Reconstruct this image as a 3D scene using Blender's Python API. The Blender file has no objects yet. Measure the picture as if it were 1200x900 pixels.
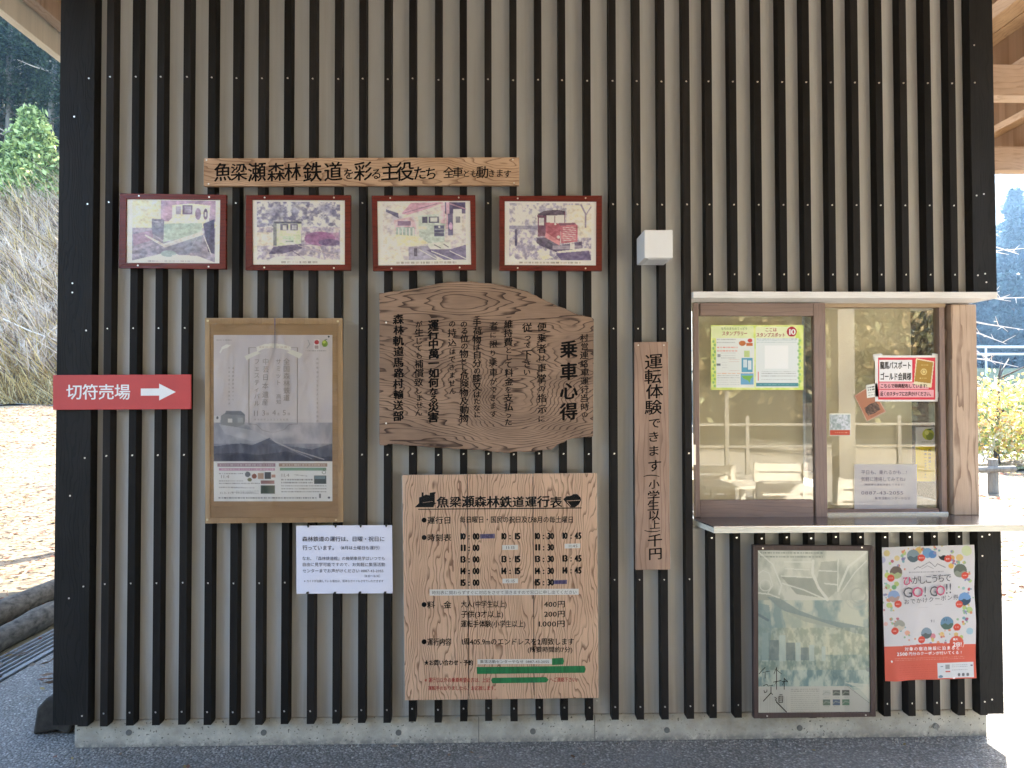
import bpy, math, random
import numpy as np
from mathutils import Vector, Matrix
random.seed(7); rng = np.random.default_rng(11)
sc = bpy.context.scene; COL = sc.collection

# ------------------------------------------------------------------ camera
YAW, PITCH, ROLL, DIST, EYE, F = 0.02479, 0.02299, -0.00207, 3.366, 1.502, 900.0
_cy, _sy, _cp, _sp = math.cos(YAW), math.sin(YAW), math.cos(PITCH), math.sin(PITCH)
fw = Vector((_sy*_cp, _cy*_cp, _sp)); r0 = Vector((_cy, -_sy, 0)); u0 = r0.cross(fw)
rt = math.cos(ROLL)*r0 + math.sin(ROLL)*u0; up = -math.sin(ROLL)*r0 + math.cos(ROLL)*u0
CAM = Vector((0, -DIST, EYE))
cam = bpy.data.cameras.new('camera'); camo = bpy.data.objects.new('camera', cam); COL.objects.link(camo)
cam.sensor_width = 36; cam.lens = 27; cam.clip_end = 2000; cam.clip_start = 0.05
camo.matrix_world = Matrix(((rt.x, up.x, -fw.x, CAM.x), (rt.y, up.y, -fw.y, CAM.y), (rt.z, up.z, -fw.z, CAM.z), (0, 0, 0, 1)))
sc.camera = camo
# ------------------------------------------------------------------ light
SUN_AZ, SUN_EL = 32.0, 33.0
w = bpy.data.worlds.new("World"); sc.world = w; w.use_nodes = True
sky = w.node_tree.nodes.new('ShaderNodeTexSky'); sky.sky_type = 'NISHITA'; sky.sun_disc = False
sky.sun_elevation = math.radians(SUN_EL); sky.sun_rotation = math.radians(SUN_AZ); sky.dust_density = 1.5
w.node_tree.links.new(sky.outputs[0], w.node_tree.nodes['Background'].inputs[0])
w.node_tree.nodes['Background'].inputs[1].default_value = 0.12
sd = Vector((math.sin(math.radians(SUN_AZ))*math.cos(math.radians(SUN_EL)), math.cos(math.radians(SUN_AZ))*math.cos(math.radians(SUN_EL)), math.sin(math.radians(SUN_EL))))
sl = bpy.data.lights.new('sun', 'SUN'); sl.energy = 3.6; sl.angle = math.radians(0.5); sl.color = (1, 0.95, 0.87)
so = bpy.data.objects.new('sun', sl); COL.objects.link(so); so.rotation_mode = 'QUATERNION'
so.rotation_quaternion = sd.to_track_quat('Z', 'Y'); so.location = (8, 12, 14)
sc.view_settings.view_transform = 'Standard'; sc.view_settings.look = 'None'; sc.view_settings.gamma = 1
sc.view_settings.exposure = 3.5
sc.view_settings.use_white_balance = True; sc.view_settings.white_balance_temperature = 6780; sc.view_settings.white_balance_tint = 8
sc.cycles.max_bounces = 8; sc.cycles.diffuse_bounces = 5; sc.cycles.transparent_max_bounces = 16
sc.cycles.sample_clamp_indirect = 8

# ------------------------------------------------------------------ helpers
def W(u, v, Y=0.0):                      # photograph reference point -> point on the wall-parallel plane y = Y
    d = fw + rt*((u-600)/F) + up*((450-v)/F)
    t = (Y + DIST)/d.y
    p = CAM + d*t
    return (p.x, p.z)
def lin(c):
    c = np.asarray(c, float)/255.0
    return np.where(c <= 0.04045, c/12.92, ((c+0.055)/1.055)**2.4)
class G:
    """geometry collector -> one mesh object"""
    def __init__(s): s.v = []; s.f = []; s.mi = []
    def add(s, vs, fs, m=0):
        n = len(s.v); s.v.extend(tuple(p) for p in vs); s.f.extend(tuple(i+n for i in f) for f in fs); s.mi.extend([m]*len(fs)); return s
    def box(s, x0, x1, y0, y1, z0, z1, m=0):
        return s.add([(x0,y0,z0),(x1,y0,z0),(x1,y1,z0),(x0,y1,z0),(x0,y0,z1),(x1,y0,z1),(x1,y1,z1),(x0,y1,z1)],
                     [(0,3,2,1),(4,5,6,7),(0,1,5,4),(1,2,6,5),(2,3,7,6),(3,0,4,7)], m)
    def prism(s, pts, yf, yb, m=0):      # pts: (x,z) outline clockwise or not, front at yf (towards the camera)
        a = sum(p[0]*q[1]-q[0]*p[1] for p, q in zip(pts, pts[1:]+pts[:1]))
        if a < 0: pts = pts[::-1]
        n = len(pts)
        return s.add([(x,yf,z) for x, z in pts]+[(x,yb,z) for x, z in pts],
                     [tuple(range(n)), tuple(range(2*n-1, n-1, -1))]+[(i, i+n, (i+1)%n+n, (i+1)%n) for i in range(n)], m)
    def pxprism(s, px, yf, yb, m=0): return s.prism([W(u, v, yf) for u, v in px], yf, yb, m)
    def bar(s, a, b, wd, dp=None, m=0):  # square bar from a to b
        a = Vector(a); b = Vector(b); d = (b-a).normalized(); dp = dp or wd
        x = d.cross(Vector((0,0,1))) if abs(d.z) < .95 else d.cross(Vector((0,1,0)))
        x.normalize(); y = d.cross(x)
        vs = [p + x*sx*wd/2 + y*sy*dp/2 for p in (a, b) for sx, sy in ((-1,-1),(1,-1),(1,1),(-1,1))]
        return s.add(vs, [(0,1,2,3),(7,6,5,4),(0,4,5,1),(1,5,6,2),(2,6,7,3),(3,7,4,0)], m)
    def tube(s, pts, rad, n=8, m=0):
        pts = [Vector(p) for p in pts]; k = len(pts)
        rad = rad if hasattr(rad, '__len__') else [rad]*k
        vs = []
        for i, p in enumerate(pts):
            d = (pts[min(i+1,k-1)]-pts[max(i-1,0)]).normalized()
            x = d.cross(Vector((.3,.2,1))); x.normalize(); y = d.cross(x)
            vs += [p+(x*math.cos(t)+y*math.sin(t))*rad[i] for t in [2*math.pi*j/n for j in range(n)]]
        fs = [(i*n+j, i*n+(j+1)%n, (i+1)*n+(j+1)%n, (i+1)*n+j) for i in range(k-1) for j in range(n)]
        fs += [tuple(range(n))[::-1], tuple((k-1)*n+j for j in range(n))]
        return s.add(vs, fs, m)
    def disc(s, x, z, r, yf, yb, n=16, m=0):
        return s.prism([(x+r*math.cos(2*math.pi*i/n), z+r*math.sin(2*math.pi*i/n)) for i in range(n)], yf, yb, m)
def link(name, me, parent=None):
    o = bpy.data.objects.new(name, me); COL.objects.link(o)
    if parent: o.parent = parent
    return o
def origin(o):
    v = Vector(o.location)
    while o.parent: o = o.parent; v += Vector(o.location)
    return v
def build(name, g, mats, parent=None, bevel=0, smooth=False, loc=None, label=None, kind=None):
    me = bpy.data.meshes.new(name)
    off = origin(parent) if parent else Vector((0,0,0))
    if loc is not None: off = off + Vector(loc) - (off if parent else Vector((0,0,0)))
    vs = np.array(g.v, float) - np.array(off)
    me.from_pydata(vs.tolist(), [], g.f)
    for m in (mats if isinstance(mats, (list, tuple)) else [mats]): me.materials.append(m)
    if any(g.mi): me.polygons.foreach_set('material_index', g.mi)
    if smooth: me.polygons.foreach_set('use_smooth', [True]*len(me.polygons))
    o = link(name, me, parent)
    if loc is not None and not parent: o.location = loc
    if bevel:
        b = o.modifiers.new('bevel', 'BEVEL'); b.width = bevel; b.segments = 2; b.limit_method = 'ANGLE'; b.angle_limit = 0.7
    if label: o['label'] = label
    if kind: o['kind'] = kind
    elif name.endswith('lettering') or name in ('sticker_print', 'stamp_print', 'green_marker', 'purple_stamp', 'silhouette_highlight', 'tape', 'brackets'): o['kind'] = 'stuff'
    return o
def thing(name, label, cat, loc=(0,0,0), group=None):
    o = bpy.data.objects.new(name, None); o.empty_display_size = .1; COL.objects.link(o); o.location = loc
    o['label'] = label; o['category'] = cat
    if group: o['group'] = group
    return o
def tag(o, label, cat, group=None):
    o['label'] = label; o['category'] = cat
    if group: o['group'] = group
    return o
def copy_tree(o, parent=None):
    c = o.copy(); COL.objects.link(c); c.parent = parent
    for ch in list(o.children): copy_tree(ch, c)
    return c

# ------------------------------------------------------------------ material helpers
class N:                                  # tiny expression wrapper over math nodes
    def __init__(s, nt, o): s.nt = nt; s.o = o
    def op(s, kind, *a):
        n = s.nt.nodes.new('ShaderNodeMath'); n.operation = kind
        for i, x in enumerate((s,)+a):
            if isinstance(x, N): s.nt.links.new(x.o, n.inputs[i])
            else: n.inputs[i].default_value = x
        return N(s.nt, n.outputs[0])
    def __add__(s, b): return s.op('ADD', b)
    __radd__ = __add__
    def __sub__(s, b): return s.op('SUBTRACT', b)
    def __mul__(s, b): return s.op('MULTIPLY', b)
    __rmul__ = __mul__
    def pw(s, b): return s.op('POWER', b)
    def sin(s): return s.op('SINE')
    def fract(s): return s.op('FRACT')
    def ab(s): return s.op('ABSOLUTE')
    def exp(s): return s.op('EXPONENT')
    def clamp(s): return s.op('MAXIMUM', 0.0).op('MINIMUM', 1.0)
    def ss(s, a, b):
        n = s.nt.nodes.new('ShaderNodeMapRange'); n.interpolation_type = 'SMOOTHSTEP'
        s.nt.links.new(s.o, n.inputs[0]); n.inputs[1].default_value = a; n.inputs[2].default_value = b
        return N(s.nt, n.outputs[0])
def new_mat(name):
    m = bpy.data.materials.new(name); m.use_nodes = True; nt = m.node_tree
    return m, nt, nt.nodes['Principled BSDF']
def coords(nt, kind='Object'):
    t = nt.nodes.new('ShaderNodeTexCoord'); s = nt.nodes.new('ShaderNodeSeparateXYZ'); nt.links.new(t.outputs[kind], s.inputs[0])
    return [N(nt, s.outputs[i]) for i in range(3)]
def vec(nt, x, y, z):
    c = nt.nodes.new('ShaderNodeCombineXYZ')
    for i, q in enumerate((x, y, z)):
        if isinstance(q, N): nt.links.new(q.o, c.inputs[i])
        else: c.inputs[i].default_value = q
    return c.outputs[0]
def noise(nt, v, scale=5, detail=3, rough=.5, dist=0):
    n = nt.nodes.new('ShaderNodeTexNoise'); nt.links.new(v, n.inputs['Vector'])
    n.inputs['Scale'].default_value = scale; n.inputs['Detail'].default_value = detail; n.inputs['Roughness'].default_value = rough; n.inputs['Distortion'].default_value = dist
    return N(nt, n.outputs[0])
def ramp(nt, f, stops):
    r = nt.nodes.new('ShaderNodeValToRGB'); nt.links.new(f.o, r.inputs[0]); el = r.color_ramp.elements
    while len(el) < len(stops): el.new(.5)
    for e, (p, c) in zip(el, stops): e.position = p; e.color = (*c, 1)
    return r.outputs[0]
def mixc(nt, f, a, b, mode='MIX'):
    n = nt.nodes.new('ShaderNodeMix'); n.data_type = 'RGBA'; n.blend_type = mode
    if isinstance(f, N): nt.links.new(f.o, n.inputs[0])
    else: n.inputs[0].default_value = f
    for i, x in ((6, a), (7, b)):
        if isinstance(x, (tuple, list)): n.inputs[i].default_value = (*x, 1)
        else: nt.links.new(x, n.inputs[i])
    return n.outputs[2]
def bump(nt, bs, h, strength=.3, dist=.002):
    b = nt.nodes.new('ShaderNodeBump'); b.inputs['Strength'].default_value = strength; b.inputs['Distance'].default_value = dist
    nt.links.new(h.o, b.inputs['Height']); nt.links.new(b.outputs[0], bs.inputs['Normal'])
def plain(name, c, rough=.6, var=.15, scale=20, bmp=.2, metal=0, spec=.5, stretch=(1,1,1)):
    m, nt, bs = new_mat(name); x, y, z = coords(nt)
    n = noise(nt, vec(nt, x*stretch[0], y*stretch[1], z*stretch[2]), scale, 5, .6)
    c = np.array(c, float)
    nt.links.new(ramp(nt, n, [(.3, tuple(c*(1-var))), (.7, tuple(np.minimum(c*(1+var), 1)))]), bs.inputs['Base Color'])
    bs.inputs['Roughness'].default_value = rough; bs.inputs['Metallic'].default_value = metal; bs.inputs['Specular IOR Level'].default_value = spec
    if bmp: bump(nt, bs, n, bmp)
    return m
def wood(name, light, dark, line, axis='z', freq=40, amp=1.0, lines=.6, knots=(), rough=.65, wob=1.0, spec=.3, fine=.25):
    """grain as contour lines of a smooth field; axis = direction the grain runs; knots = (x,z,rx,rz,height)"""
    m, nt, bs = new_mat(name); x, y, z = coords(nt)
    al, ac = {'z': (z, x), 'x': (x, z), 'y': (y, x)}[axis]
    low = noise(nt, vec(nt, al*1.1*wob, ac*5.0, y*2.0), 1.6, 3, .55)
    Fd = ac*freq + (low-.5)*(amp*9.0)
    for kx, kz, rx, rz, hh in knots:
        dx = (x-kx)*(1/rx); dz = (z-kz)*(1/rz)
        Fd = Fd + ((dx*dx + dz*dz)*-1.0).exp()*hh
    wobble = noise(nt, vec(nt, al*14, ac*30, 0.0), 1.0, 2, .5)
    ph = (Fd + wobble*.35).fract()
    ln = ph.ss(.62, .98) - ph.ss(.975, 1.0)
    br = noise(nt, vec(nt, al*6, ac*6, y*3), 1.2, 2, .5).ss(.22, .5)
    fiber = noise(nt, vec(nt, al*8, ac*260, y*40), 1.0, 3, .6)
    blot = noise(nt, vec(nt, al*3, ac*7, y*3), 1.0, 3, .6)
    base = mixc(nt, blot.ss(.3, .7), tuple(light), tuple(dark))
    base = mixc(nt, fiber.ss(.35, .75)*fine, base, tuple(np.array(dark)*.6))
    out = mixc(nt, ln*br*lines, base, tuple(line))
    nt.links.new(out, bs.inputs['Base Color']); bs.inputs['Roughness'].default_value = rough; bs.inputs['Specular IOR Level'].default_value = spec
    bump(nt, bs, ln*br*-1.0 + fiber*.25, .35, .0015)
    return m
def glassy(name, ior=1.6, tint=(.96,.97,.95), rough=0.0, wr=0):
    m = bpy.data.materials.new(name); m.use_nodes = True; nt = m.node_tree; nt.nodes.clear()
    out = nt.nodes.new('ShaderNodeOutputMaterial'); mx = nt.nodes.new('ShaderNodeMixShader'); tr = nt.nodes.new('ShaderNodeBsdfTransparent'); gl = nt.nodes.new('ShaderNodeBsdfGlossy'); fr = nt.nodes.new('ShaderNodeFresnel')
    fr.inputs[0].default_value = ior; tr.inputs[0].default_value = (*tint, 1); gl.inputs['Roughness'].default_value = rough
    nt.links.new(fr.outputs[0], mx.inputs[0]); nt.links.new(tr.outputs[0], mx.inputs[1]); nt.links.new(gl.outputs[0], mx.inputs[2]); nt.links.new(mx.outputs[0], out.inputs[0])
    if wr:
        x, y, z = coords(nt); n = noise(nt, vec(nt, x*1.0, y, z*.6), wr, 3, .55, 1.2)
        b = nt.nodes.new('ShaderNodeBump'); b.inputs['Strength'].default_value = .8; b.inputs['Distance'].default_value = .012
        nt.links.new(n.o, b.inputs['Height']); nt.links.new(b.outputs[0], gl.inputs['Normal']); nt.links.new(b.outputs[0], fr.inputs['Normal'])
    return m
def attr_mat(name, rough=.5, trans=0, spec=.5):
    m, nt, bs = new_mat(name); a = nt.nodes.new('ShaderNodeAttribute'); a.attribute_name = 'col'
    nt.links.new(a.outputs[0], bs.inputs['Base Color']); bs.inputs['Roughness'].default_value = rough; bs.inputs['Specular IOR Level'].default_value = spec
    if trans:
        t = nt.nodes.new('ShaderNodeBsdfTranslucent'); nt.links.new(a.outputs[0], t.inputs[0])
        mx = nt.nodes.new('ShaderNodeMixShader'); mx.inputs[0].default_value = trans
        nt.links.new(bs.outputs[0], mx.inputs[1]); nt.links.new(t.outputs[0], mx.inputs[2]); nt.links.new(mx.outputs[0], nt.nodes['Material Output'].inputs[0])
    return m
def set_col(me, cols):                     # cols per vertex, linear rgb
    a = me.color_attributes.new('col', 'FLOAT_COLOR', 'POINT')
    c = np.ones((len(me.vertices), 4), np.float32); c[:, :3] = cols; a.data.foreach_set('color', c.ravel())

M = {}
M['slat'] = plain('charcoal_slat_wood', (.012,.0105,.0098), .62, .35, 3, .25, stretch=(14,14,1), spec=.16)
_m = M['slat']; nt = _m.node_tree; oi = nt.nodes.new('ShaderNodeObjectInfo'); bs = nt.nodes['Principled BSDF']; _l = bs.inputs['Base Color'].links[0].from_socket
_r = ramp(nt, N(nt, oi.outputs['Random']), [(0, (.6,.58,.55)), (1, (1.5,1.45,1.4))]); nt.links.new(mixc(nt, 1.0, _l, _r, 'MULTIPLY'), bs.inputs['Base Color'])
M['slat_board'] = wood('charcoal_board_wood', (.017,.0155,.0145), (.011,.010,.0095), (.005,.005,.005), 'z', 60, 1.2, .7, rough=.6, spec=.2)
M['steel'] = plain('screw_steel', (.75,.73,.68), .3, .05, 40, 0, metal=.9)
M['white_metal'] = plain('white_painted_metal', (.78,.78,.78), .45, .04, 6, .05)
M['black'] = plain('black_ink', (.007,.006,.006), .85, .3, 60, 0, spec=.06)
M['white'] = plain('white_vinyl', (.8,.8,.8), .5, .03, 20, 0)
M['blackclip'] = plain('black_plastic', (.02,.02,.02), .4, .1, 20, 0)
# siding: pale grey metal panel
m, nt, bs = new_mat('pale_grey_siding'); x, y, z = coords(nt)
n = noise(nt, vec(nt, x*3, y, z*.4), 2.5, 4, .6)
sp = noise(nt, vec(nt, x, y, z), 120, 2, .7)
c = ramp(nt, n, [(.3, (.49,.485,.465)), (.7, (.575,.57,.55))])
st = noise(nt, vec(nt, x*22, y, z*.55), 1.0, 4, .65)
c = mixc(nt, st.ss(.45,.75)*.4, c, (.38,.36,.32)); c = mixc(nt, (z*-1.0).ss(-.42, -.12)*st.ss(.3,.6)*.5, c, (.28,.25,.20))
nt.links.new(c, bs.inputs['Base Color']); bs.inputs['Roughness'].default_value = .5; bump(nt, bs, sp, .08, .001); M['siding'] = m
# concrete
m, nt, bs = new_mat('fairfaced_concrete'); x, y, z = coords(nt)
n = noise(nt, vec(nt, x, y, z), 6, 6, .65); n2 = noise(nt, vec(nt, x, y, z), 45, 4, .7); sp = noise(nt, vec(nt, x*1.0, y, z*1.0), 80, 2, .5)
c = ramp(nt, n, [(.32, (.26,.235,.185)), (.5, (.42,.395,.335)), (.7, (.56,.535,.46))])
c = mixc(nt, n2.ss(.35,.6)*.4, c, (.33,.325,.30))
c = mixc(nt, sp.ss(.62,.70)*n.ss(.38,.55)*.9, c, (.05,.045,.04)); c = mixc(nt, z.ss(.10,.16)*noise(nt, vec(nt, x*9, y, z*5), 1.0, 3, .6).ss(.45,.65)*.6, c, (.20,.165,.11))
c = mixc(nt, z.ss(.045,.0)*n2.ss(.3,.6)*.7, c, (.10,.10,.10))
nt.links.new(c, bs.inputs['Base Color']); bs.inputs['Roughness'].default_value = .85; bump(nt, bs, n2, .5, .003); M['concrete'] = m
# asphalt
m, nt, bs = new_mat('asphalt'); x, y, z = coords(nt)
vo = nt.nodes.new('ShaderNodeTexVoronoi'); nt.links.new(vec(nt, x, y, z), vo.inputs['Vector']); vo.inputs['Scale'].default_value = 95
sepc = nt.nodes.new('ShaderNodeSeparateColor'); nt.links.new(vo.outputs['Color'], sepc.inputs[0]); rc = N(nt, sepc.outputs[0]); vd = N(nt, vo.outputs['Distance'])
n = noise(nt, vec(nt, x, y, z), 2.2, 5, .6)
c = ramp(nt, rc, [(0, (.16,.152,.138)), (.55, (.235,.225,.207)), (.93, (.32,.308,.285)), (1, (.48,.465,.44))])
c = mixc(nt, vd.ss(.3,.65)*.6, c, (.05,.05,.05)); c = mixc(nt, n.ss(.45,.7)*.35, c, (.20,.195,.19))
nt.links.new(c, bs.inputs['Base Color']); bs.inputs['Roughness'].default_value = .8; bump(nt, bs, vd*-1.0, .9, .006); M['asphalt'] = m
# leaf-littered soil
m, nt, bs = new_mat('leafy_soil'); x, y, z = coords(nt)
vo = nt.nodes.new('ShaderNodeTexVoronoi'); nt.links.new(vec(nt, x, y, z), vo.inputs['Vector']); vo.inputs['Scale'].default_value = 14
sepc = nt.nodes.new('ShaderNodeSeparateColor'); nt.links.new(vo.outputs['Color'], sepc.inputs[0]); rc = N(nt, sepc.outputs[0]); n = noise(nt, vec(nt, x, y, z), .35, 5, .65)
c = ramp(nt, rc, [(0, (.05,.036,.025)), (.4, (.12,.085,.055)), (.75, (.18,.135,.085)), (1, (.26,.19,.13))])
c = mixc(nt, n.ss(.42,.62), c, (.15,.13,.08))
nt.links.new(c, bs.inputs['Base Color']); bs.inputs['Roughness'].default_value = .9; bump(nt, bs, rc, .6, .02); M['soil'] = m
M['forest_floor'] = plain('forest_floor', (.035,.042,.022), .95, .5, .8, .3)
M['grassland'] = plain('dry_bank', (.22,.17,.10), .95, .35, .9, .3)
M['bounce_gravel'] = plain('pale_bounce_gravel', (.42,.37,.30), .9, .25, 9, .5)  # added pale ground behind the camera, warms and brightens the bounced light
M['road'] = plain('pale_road', (.30,.30,.29), .85, .1, 2, .1)
M['drygreen'] = plain('mown_grass', (.06,.085,.035), .9, .4, 6, .3)

# ------------------------------------------------------------------ glyphs and printed surfaces
_gc = {}
def glyph(ch, off=0.0):
    k = (ch, off)
    if k not in _gc:
        c = bpy.data.curves.new('glyph', 'FONT'); c.body = ch; c.size = 1; c.resolution_u = 2; c.offset = off
        o = bpy.data.objects.new('glyph', c); me = bpy.data.meshes.new_from_object(o)
        v = np.array([tuple(p.co)[:2] for p in me.vertices]).reshape(-1, 2); fs = [tuple(p.vertices) for p in me.polygons]
        bpy.data.meshes.remove(me); bpy.data.objects.remove(o); bpy.data.curves.remove(c)
        _gc[k] = (v, fs)
    return _gc[k]
def emit(g, p, fs, Y, off, sx, sy, m):
    sh = [(0, 0)] if off < .006 else [(0, 0), (off*sx, 0), (-off*sx, 0), (0, off*sy*.6), (0, -off*sy*.6)]
    for k, (du, dv) in enumerate(sh):
        yk = Y-.00002*k
        g.add([(lambda q: (q[0], yk, q[1]))(W(a_+du, b_+dv, yk)) for a_, b_ in p], fs, m)
def wide(ch): return ord(ch) > 0x2000
def text(g, s, u0_, u1_, vc, h, Y, off=0.0, brush=0.0, m=0, jit=0.0, tilt=0.0):
    """horizontal line fitted between px u0..u1, centred on vc, em height h (px)"""
    adv = []
    for ch in s:
        if ch in ' 　': adv.append(.5 if ch == ' ' else 1)
        elif wide(ch): adv.append(1.0)
        else: adv.append(glyph(ch)[0][:, 0].max()+.06)
    k = (u1_-u0_)/sum(adv); x = 0
    for ch, a in zip(s, adv):
        if ch not in ' 　':
            v, fs = glyph(ch, 0); p = v.copy()
            p[:, 1] -= .36; p[:, 1] += brush*(p[:, 0]-.5)
            if jit: q = 1+rng.uniform(-jit, jit); p = (p-[.5, 0])*q+[.5, 0]; p[:, 1] += rng.uniform(-jit, jit)*.5
            uu = u0_+(x+p[:, 0])*k; vv = vc-p[:, 1]*h + tilt*(uu-(u0_+u1_)/2)
            emit(g, list(zip(uu, vv)), fs, Y, off, k, h, m)
        x += a
    return g
def char(g, ch, uc, vc, wd, ht, Y, off=0.0, brush=0.0, m=0, rot=0.0):
    v, fs = glyph(ch, 0); p = v-[(.5 if wide(ch) else (v[:, 0].min()+v[:, 0].max())/2), .36]
    p = np.stack([p[:, 0]*wd, p[:, 1]*ht+p[:, 0]*brush*wd], 1)
    if rot: p = np.stack([p[:, 1], -p[:, 0]], 1) if rot == 90 else np.stack([p[:, 0]*math.cos(rot)-p[:, 1]*math.sin(rot), p[:, 0]*math.sin(rot)+p[:, 1]*math.cos(rot)], 1)
    emit(g, [(uc+a_, vc-b_) for a_, b_ in p], fs, Y, off, wd, ht, m)
def chars(parent, L, mat, Y, off, brush, wk=1.0, hk=1.0):
    for ch, u, v, sz in L:
        g = G(); char(g, ch, u, v, sz*wk, sz*hk, Y, off, brush); build('character', g, mat, parent)
def column(g, s, uc, v0, v1, wd, Y, off=0.0, brush=0.0, m=0, sizes=None, jit=0.0):
    """vertical column between v0 and v1; kana get a little smaller"""
    ws = [(sizes or {}).get(i, .8 if 0x3040 <= ord(ch) < 0x30ff else (.55 if ch == '一' and i == 0 else 1.0)) for i, ch in enumerate(s)]
    k = (v1-v0)/sum(ws); y = v0
    for i, (ch, q) in enumerate(zip(s, ws)):
        c = y+q*k/2; y += q*k
        if ch in ' 　': continue
        du = rng.uniform(-jit, jit); sz = wd*min(q, 1)*(1+rng.uniform(-jit, jit)*.12)
        if ch in '()（）': char(g, ch, uc, c, k*q*1.3, wd, Y, off, 0, m, 90)
        else: char(g, ch, uc+du, c, sz*1.04, min(sz, q*k*1.12), Y, off*2.0, brush, m)

def vnoise(h, w, cells, octs=4, seed=0, ax=1.0):
    r = np.random.default_rng(seed); out = np.zeros((h, w)); amp = 1; tot = 0
    for o in range(octs):
        ch = max(2, int(cells*2**o)); cw = max(2, int(cells*ax*2**o)); gq = r.random((ch+2, cw+2))
        yy = np.linspace(0, ch, h, endpoint=False); xx = np.linspace(0, cw, w, endpoint=False)
        yi = yy.astype(int); xi = xx.astype(int); fy = (yy-yi)[:, None]; fx = (xx-xi)[None]
        fy = fy*fy*(3-2*fy); fx = fx*fx*(3-2*fx)
        a = gq[yi][:, xi]; b = gq[yi][:, xi+1]; c = gq[yi+1][:, xi]; d = gq[yi+1][:, xi+1]
        out += amp*((a*(1-fx)+b*fx)*(1-fy)+(c*(1-fx)+d*fx)*fy); tot += amp; amp *= .55
    return out/tot
class Canvas:
    """paint on a grid whose coordinates are (x-ox)/sc reference units"""
    def __init__(s, u0_, v0_, u1_, v1_, res=1.6, bg=(235,235,235), ox=0, oy=0, sc_=1.0):
        s.b = (u0_, v0_, u1_, v1_); s.w = int((u1_-u0_)*res); s.h = int((v1_-v0_)*res)
        s.im = np.zeros((s.h, s.w, 3)); s.im[:] = bg; s.ox, s.oy, s.k = ox, oy, sc_
        uu = u0_+(np.arange(s.w)+.5)/s.w*(u1_-u0_); vv = v0_+(np.arange(s.h)+.5)/s.h*(v1_-v0_)
        s.X, s.Y = np.meshgrid((uu-ox)*sc_, (vv-oy)*sc_)
    def put(s, mask, c, a=1.0):
        mk = (mask*a)[..., None] if mask.dtype != bool else (mask.astype(float)*a)[..., None]
        s.im = s.im*(1-mk)+np.asarray(c, float)*mk
    def poly(s, pts, c, a=1.0):
        ins = np.zeros(s.X.shape, bool); n = len(pts)
        for i in range(n):
            x1, y1 = pts[i]; x2, y2 = pts[(i+1) % n]
            if y1 == y2: continue
            cnd = ((s.Y >= min(y1, y2)) & (s.Y < max(y1, y2))); ins ^= cnd & (s.X < (x2-x1)*(s.Y-y1)/(y2-y1)+x1)
        s.put(ins, c, a); return ins
    def rect(s, x0, y0, x1, y1, c, a=1.0): s.put((s.X >= x0) & (s.X < x1) & (s.Y >= y0) & (s.Y < y1), c, a)
    def ell(s, x, y, rx, ry, c, a=1.0, soft=0):
        d = ((s.X-x)/rx)**2+((s.Y-y)/ry)**2
        s.put(d < 1 if not soft else np.clip((1-d)/soft, 0, 1), c, a)
    def ring(s, x, y, r, t, c, a=1.0):
        d = np.hypot(s.X-x, s.Y-y); s.put(np.abs(d-r) < t/2, c, a)
    def line(s, pts, t, c, a=1.0):
        for (x1, y1), (x2, y2) in zip(pts, pts[1:]):
            L2 = (x2-x1)**2+(y2-y1)**2 or 1
            q = np.clip(((s.X-x1)*(x2-x1)+(s.Y-y1)*(y2-y1))/L2, 0, 1)
            s.put(np.hypot(s.X-x1-q*(x2-x1), s.Y-y1-q*(y2-y1)) < t/2, c, a)
    def nz(s, reg, c1, c2, cells=8, seed=1, a=1.0, ax=1.0, con=2.0, octs=4):
        n = vnoise(s.h, s.w, cells, octs, seed, ax); n = np.clip((n-.5)*con+.5, 0, 1)[..., None]
        col = np.asarray(c1, float)*(1-n)+np.asarray(c2, float)*n
        x0, y0, x1, y1 = reg; mk = ((s.X >= x0) & (s.X < x1) & (s.Y >= y0) & (s.Y < y1)).astype(float)[..., None]*a
        s.im = s.im*(1-mk)+col*mk
    def print_lines(s, x0, x1, ys, t, c, a=.6, seed=3, dash=3.0):
        r = np.random.default_rng(seed)
        for y in ys:
            x = x0
            while x < x1:
                L = r.uniform(.5, 1.6)*dash; s.rect(x, y-t/2, min(x+L, x1), y+t/2, c, a*r.uniform(.5, 1)); x += L+dash*.35
    def mesh(s, name, Y, mat, parent, warp=None, corners=None, back=None):
        """grid mesh on the plane y=Y (warp(un,vn)->dy gives creases); corners: px quad to map onto"""
        H, Wd = s.h, s.w
        un, vn = np.meshgrid(np.linspace(0, 1, Wd), np.linspace(0, 1, H))
        cs = corners or [(s.b[0], s.b[1]), (s.b[2], s.b[1]), (s.b[2], s.b[3]), (s.b[0], s.b[3])]
        cw = np.array([W(u, v, Y) for u, v in cs])
        P = ((1-un)*(1-vn))[..., None]*cw[0]+(un*(1-vn))[..., None]*cw[1]+(un*vn)[..., None]*cw[2]+((1-un)*vn)[..., None]*cw[3]
        dy = warp(un, vn) if warp else np.zeros_like(un)
        off = np.array(origin(parent)) if parent else np.zeros(3)
        V = np.stack([P[..., 0]-off[0], Y+dy-off[1], P[..., 1]-off[2]], -1).reshape(-1, 3)
        i = np.arange(H-1)[:, None]*Wd+np.arange(Wd-1)[None]
        Fq = np.stack([i, i+Wd, i+Wd+1, i+1], -1).reshape(-1, 4)
        me = bpy.data.meshes.new(name); me.vertices.add(len(V)); me.vertices.foreach_set('co', V.ravel())
        me.loops.add(Fq.size); me.loops.foreach_set('vertex_index', Fq.ravel().astype(np.int32))
        me.polygons.add(len(Fq)); me.polygons.foreach_set('loop_start', np.arange(0, Fq.size, 4, dtype=np.int32))
        me.update(calc_edges=True); me.polygons.foreach_set('use_smooth', [True]*len(me.polygons))
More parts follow.
